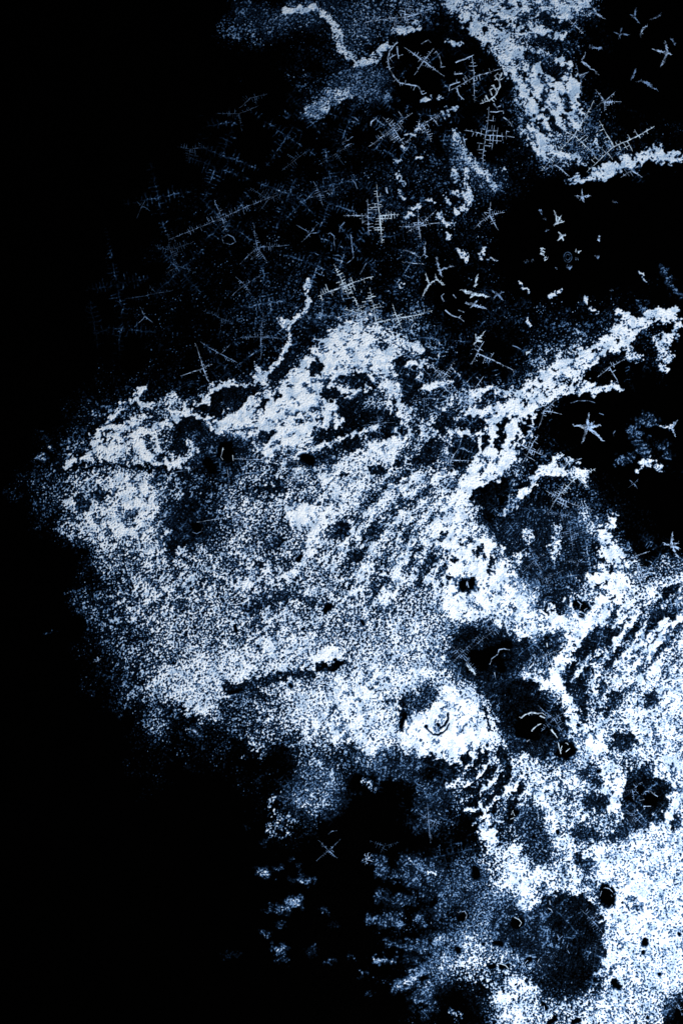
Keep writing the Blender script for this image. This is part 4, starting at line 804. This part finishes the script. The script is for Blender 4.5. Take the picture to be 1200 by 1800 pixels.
for t_ in (
 ((((698,74),(684,90),(681,102),(684,122),(692,135),(703,146),(718,148),(735,152),(742,166),(749,163)),((697,82),(700,103)),((684,102),(695,96))),2.6,2,'left curled ring of white thread with inward spurs, near the top',8),
 (((740,77),(752,70),(757,75)),((766,90),(772,100),(775,112),(774,118),(782,117))) and (((((740,77),(752,70),(757,75)),((766,90),(772,100),(775,112),(774,118),(782,117)))),2.0,2,'broken right side of the left curled ring',6),
 ((((881,128),(876,140),(878,152),(872,165),(858,177),(843,182)),((866,150),(873,162)),((860,158),(864,168)),((853,168),(860,178)),((869,133),(878,146))),3.2,3,'bright clawed right side of the right curled ring',9),
 ((((802,154),(806,167),(815,175)),((798,130),(812,129)),((789,160),(790,150),(808,144)),((800,110),(818,103),(832,96))),2.6,2,'left side of the right curled ring',6),
 ((((861,196),(872,197),(884,195),(884,200)),((867,182),(872,189),(884,183)),((884,206),(892,212),(899,222))),2.6,2,'forked thread below the right curled ring',5),
 ((((780,530),(775,520),(780,516)),((782,545),(793,554),(806,558),(815,565)),((796,518),(801,524)),((805,545),(815,549))),2.4,2,'broken thread loop below the stars at the lower edge of the dark field',4),
 ((((577,703),(581,700),(587,704),(586,708)),((577,703),(578,710),(583,716))),1.8,3,'tiny angular hook in the dark bay under the crown',0),
 ((((400,412),(410,417),(414,425),(405,430),(393,427),(390,418),(400,412)),),1.8,1,'small closed dim loop under the long comb crystal',0),
 ((((605,390),(598,398),(596,408)),),2.2,1,'dim hooked thread left of the double cross',0),
 ((((616,412),(618,432),(621,452),(608,464)),),2.4,1,'kinked dim thread below the double cross',3),
 ((((644,462),(638,472),(632,482)),),2.0,1,'short dim slanting thread above the slanted fern crystal',3),
 ((((611,318),(618,315),(624,322),(628,332)),),2.2,1,'small dim arched thread left above the double cross',0),
 ((((678,330),(681,340)),),4,2,'short fat bright bead right of the tallest stem',0),
 ((((580,409),(587,415),(588,438)),((576,411),(582,408))),2,1,'faint dim thread right of the twig crystal',3),
 ((((651,221),(652,214),(661,208)),),2.6,2,'short arched thread left of the broad feathery crystal',3),
 ((((602,250),(612,246),(620,240)),((606,258),(618,252))),2,1,'dim knotted thread at the left of the dark fern field',6),
 ((((623,206),(630,213)),),2.2,1,'dim speck like thread above the knotted thread',3),
 ((((813,240),(818,260),(820,280)),((815,246),(820,244))),1.8,2,'fine thread edging the narrow bluish ridge',3),
 ((((1002,708),(1015,704),(1030,704),(1045,708)),),1.8,1,'faint arc along the upper rim of the black disc',0),
 ((((1052,726),(1060,729)),),2,1,'short dash inside the black disc, right of the star',0),
 ((((1080,757),(1077,762),(1078,767)),),2.2,1,'small bracket at the right inside the black disc',0),
 ((((900,607),(908,610),(915,614)),),2,1,'fine arc above the right neck ridge',0),
 ((((677,1462-2),(585,1463),(592,1460)),) and (((577,1466),(583,1461),(592,1460)),),2,1,'tiny arc above the x shaped thin crystal',0),
): thread(*t_)
RIM = 'bright rims and edges inside the black pits'
for t_ in (
 ((((915,1262),(922,1256),(933,1252),(944,1254),(952,1253),(959,1258)),((948,1258),(957,1262))),4.5,3,'bright white crescent over the black eye hole'),
 ((((933,1285),(941,1277),(950,1272)),((925,1303),(930,1300))),3.2,3,'broken lower lid under the white crescent'),
 ((((968,1282),(974,1290),(979,1297)),),4,3,'white wedge between the eye hole and the small pit below it'),
 ((((984,1318),(987,1311)),((995,1306),(998,1309)),((994,1321),(1001,1315)),((980,1305),(985,1325))),2.6,3,'white slivers inside the small pit below the eye hole'),
 ((((1130,1396),(1133,1391),(1142,1390),(1148,1396),(1155,1400)),((1130,1417),(1143,1417)),((1124,1407),(1131,1405))),3,2,'white broken rim around the void of the round pit near the right edge'),
 ((((820,1022),(819,1030)),((821,1026),(823,1033))),3,2,'little white fleck inside the throat pit'),
 ((((1014,1056),(1020,1062),(1018,1070)),((1026,1072),(1031,1069)),((1015,1079),(1024,1083))),2.6,2,'white shards in the pit on the right flank'),
 ((((1062,1560),(1070,1562),(1076,1568)),((1073,1573),(1075,1576)),((1056,1567),(1054,1575)),((1075,1590),(1070,1597))),2,2,'thin rim of the oval pit above the big dark patch'),
 ((((903,1612),(911,1616),(916,1622),(912,1628)),),2.2,3,'thin rim of the pit left of the big dark patch'),
 ((((805,1604),(816,1602),(820,1608),(816,1619)),),2,2,'thin rim of the pit in the blue dusting'),
 ((((895,1142),(885,1140),(876,1142),(874,1150),(863,1158),(860,1168)),((868,1182),(870,1192))),2.8,2,'wandering white rim on the right of the largest black hollow'),
 ((((960,1130),(961,1137)),),3.6,3,'single white fleck in the small pit right of the largest hollow'),
 ((((338,935),(346,938),(354,934),(356,928)),),2,1,'curved rim in the eye hollow'),
 ((((392,737+50),(388,803),(392,808)),((409,800),(410,810))),2.2,3,'small white bits at the edge of the black hole under the slanting ridge'),
 ((((978,1642),(982,1650),(988,1645)),((980,1652),(984,1650))),3,1,'pale curl in the middle of the big dark patch'),
 ((((997,1660),(995,1668),(1000,1676)),),2,1,'small bracket right of the pale curl in the big dark patch'),
 ((((962,1596),(968,1599),(970,1604)),((965,1582),(966,1590))),2.2,2,'white hook at the top of the big dark patch'),
 ((((947,1685),(943,1693),(950,1700)),((920,1697),(927,1688))),2.2,2,'forked white thread at the lower left of the big dark patch'),
 ((((955,1768),(956,1778)),((979,1770),(980,1792))),2.2,2,'thin white upright line near the bottom edge'),
 ((((873,1693),(880,1694),(888,1697),(893,1703)),),2.4,3,'white arched rim of the lowest central pit'),
 ((((898,1432),(900,1426),(904,1434)),((896,1440),(903,1437))),2,3,'white tick in the pit right of the whisker stripes'),
): thread(t_[0], t_[1]*.72, t_[2], t_[3], spur=2.5, cat='pit rim', name='pit_rim', group=RIM)
for fl in (
 (955,441,11,3,'upright bright ice fleck left of the dim ring on the black',20,5,1.6),
 (959,455,9,3,'smaller bright ice fleck directly under the upright one',-30,4,1.0),
 (1014,442,10,3,'bright triangular ice fleck right of the dim ring',-40,4,.9),
 (1012,455,8,1,'blue ice fleck under the triangular one',60,3,1),
 (998,469,11,1,'blue slanting ice fleck below the dim ring',-40,4,.8),
 (979,472,6,1,'small blue ice fleck left of the slanting one',20,3,.8),
 (1049,420,9,2,'lone upright ice fleck in the black gap',70,4,1.2),
 (1050,450,10,1,'lone level ice fleck below the upright one',-10,4,.6),
 (948,374,8,1,'round dim ice fleck high in the black gap',60,4,1.2),
 (957,385,6,1,'tiny round dim ice fleck in the black gap',0,3,.8),
 (961,404,7,1,'slanting tiny ice fleck in the black gap',-40,3,.6),
 (925,459,8,0,'faint ice fleck at the left of the black gap',0,4,.7),
 (936,459,6,1,'faint blue ice fleck beside the faint one',80,3,1),
 (980,512,9,1,'blue level ice fleck below the black gap',-20,5,.6),
 (870,457,8,2,'pale ice fleck at the left edge of the black gap',0,4,1),
 (1080,354,8,0,'dim smudge of ice right of the tidy star',20,4,.6),
 (1075,530-21,6,0,'dim small ice fleck right in the black gap',20,3,.8),
): fleck(*fl)
rg = Bars(9.97, -4.52)
for R_, b_ in ((9, 1.6), (5, 1.4)):
    rg.bar([(997+R_*.8*math.cos(a/12*math.tau), 452+R_*math.sin(a/12*math.tau)) for a in range(13)], b_, b_)
tag(rg.build('crystal_ring', CRY[0], None, (9.97, -4.52, 0)), 'faint double ring between the bright ice flecks on the black', 'crystal ring')
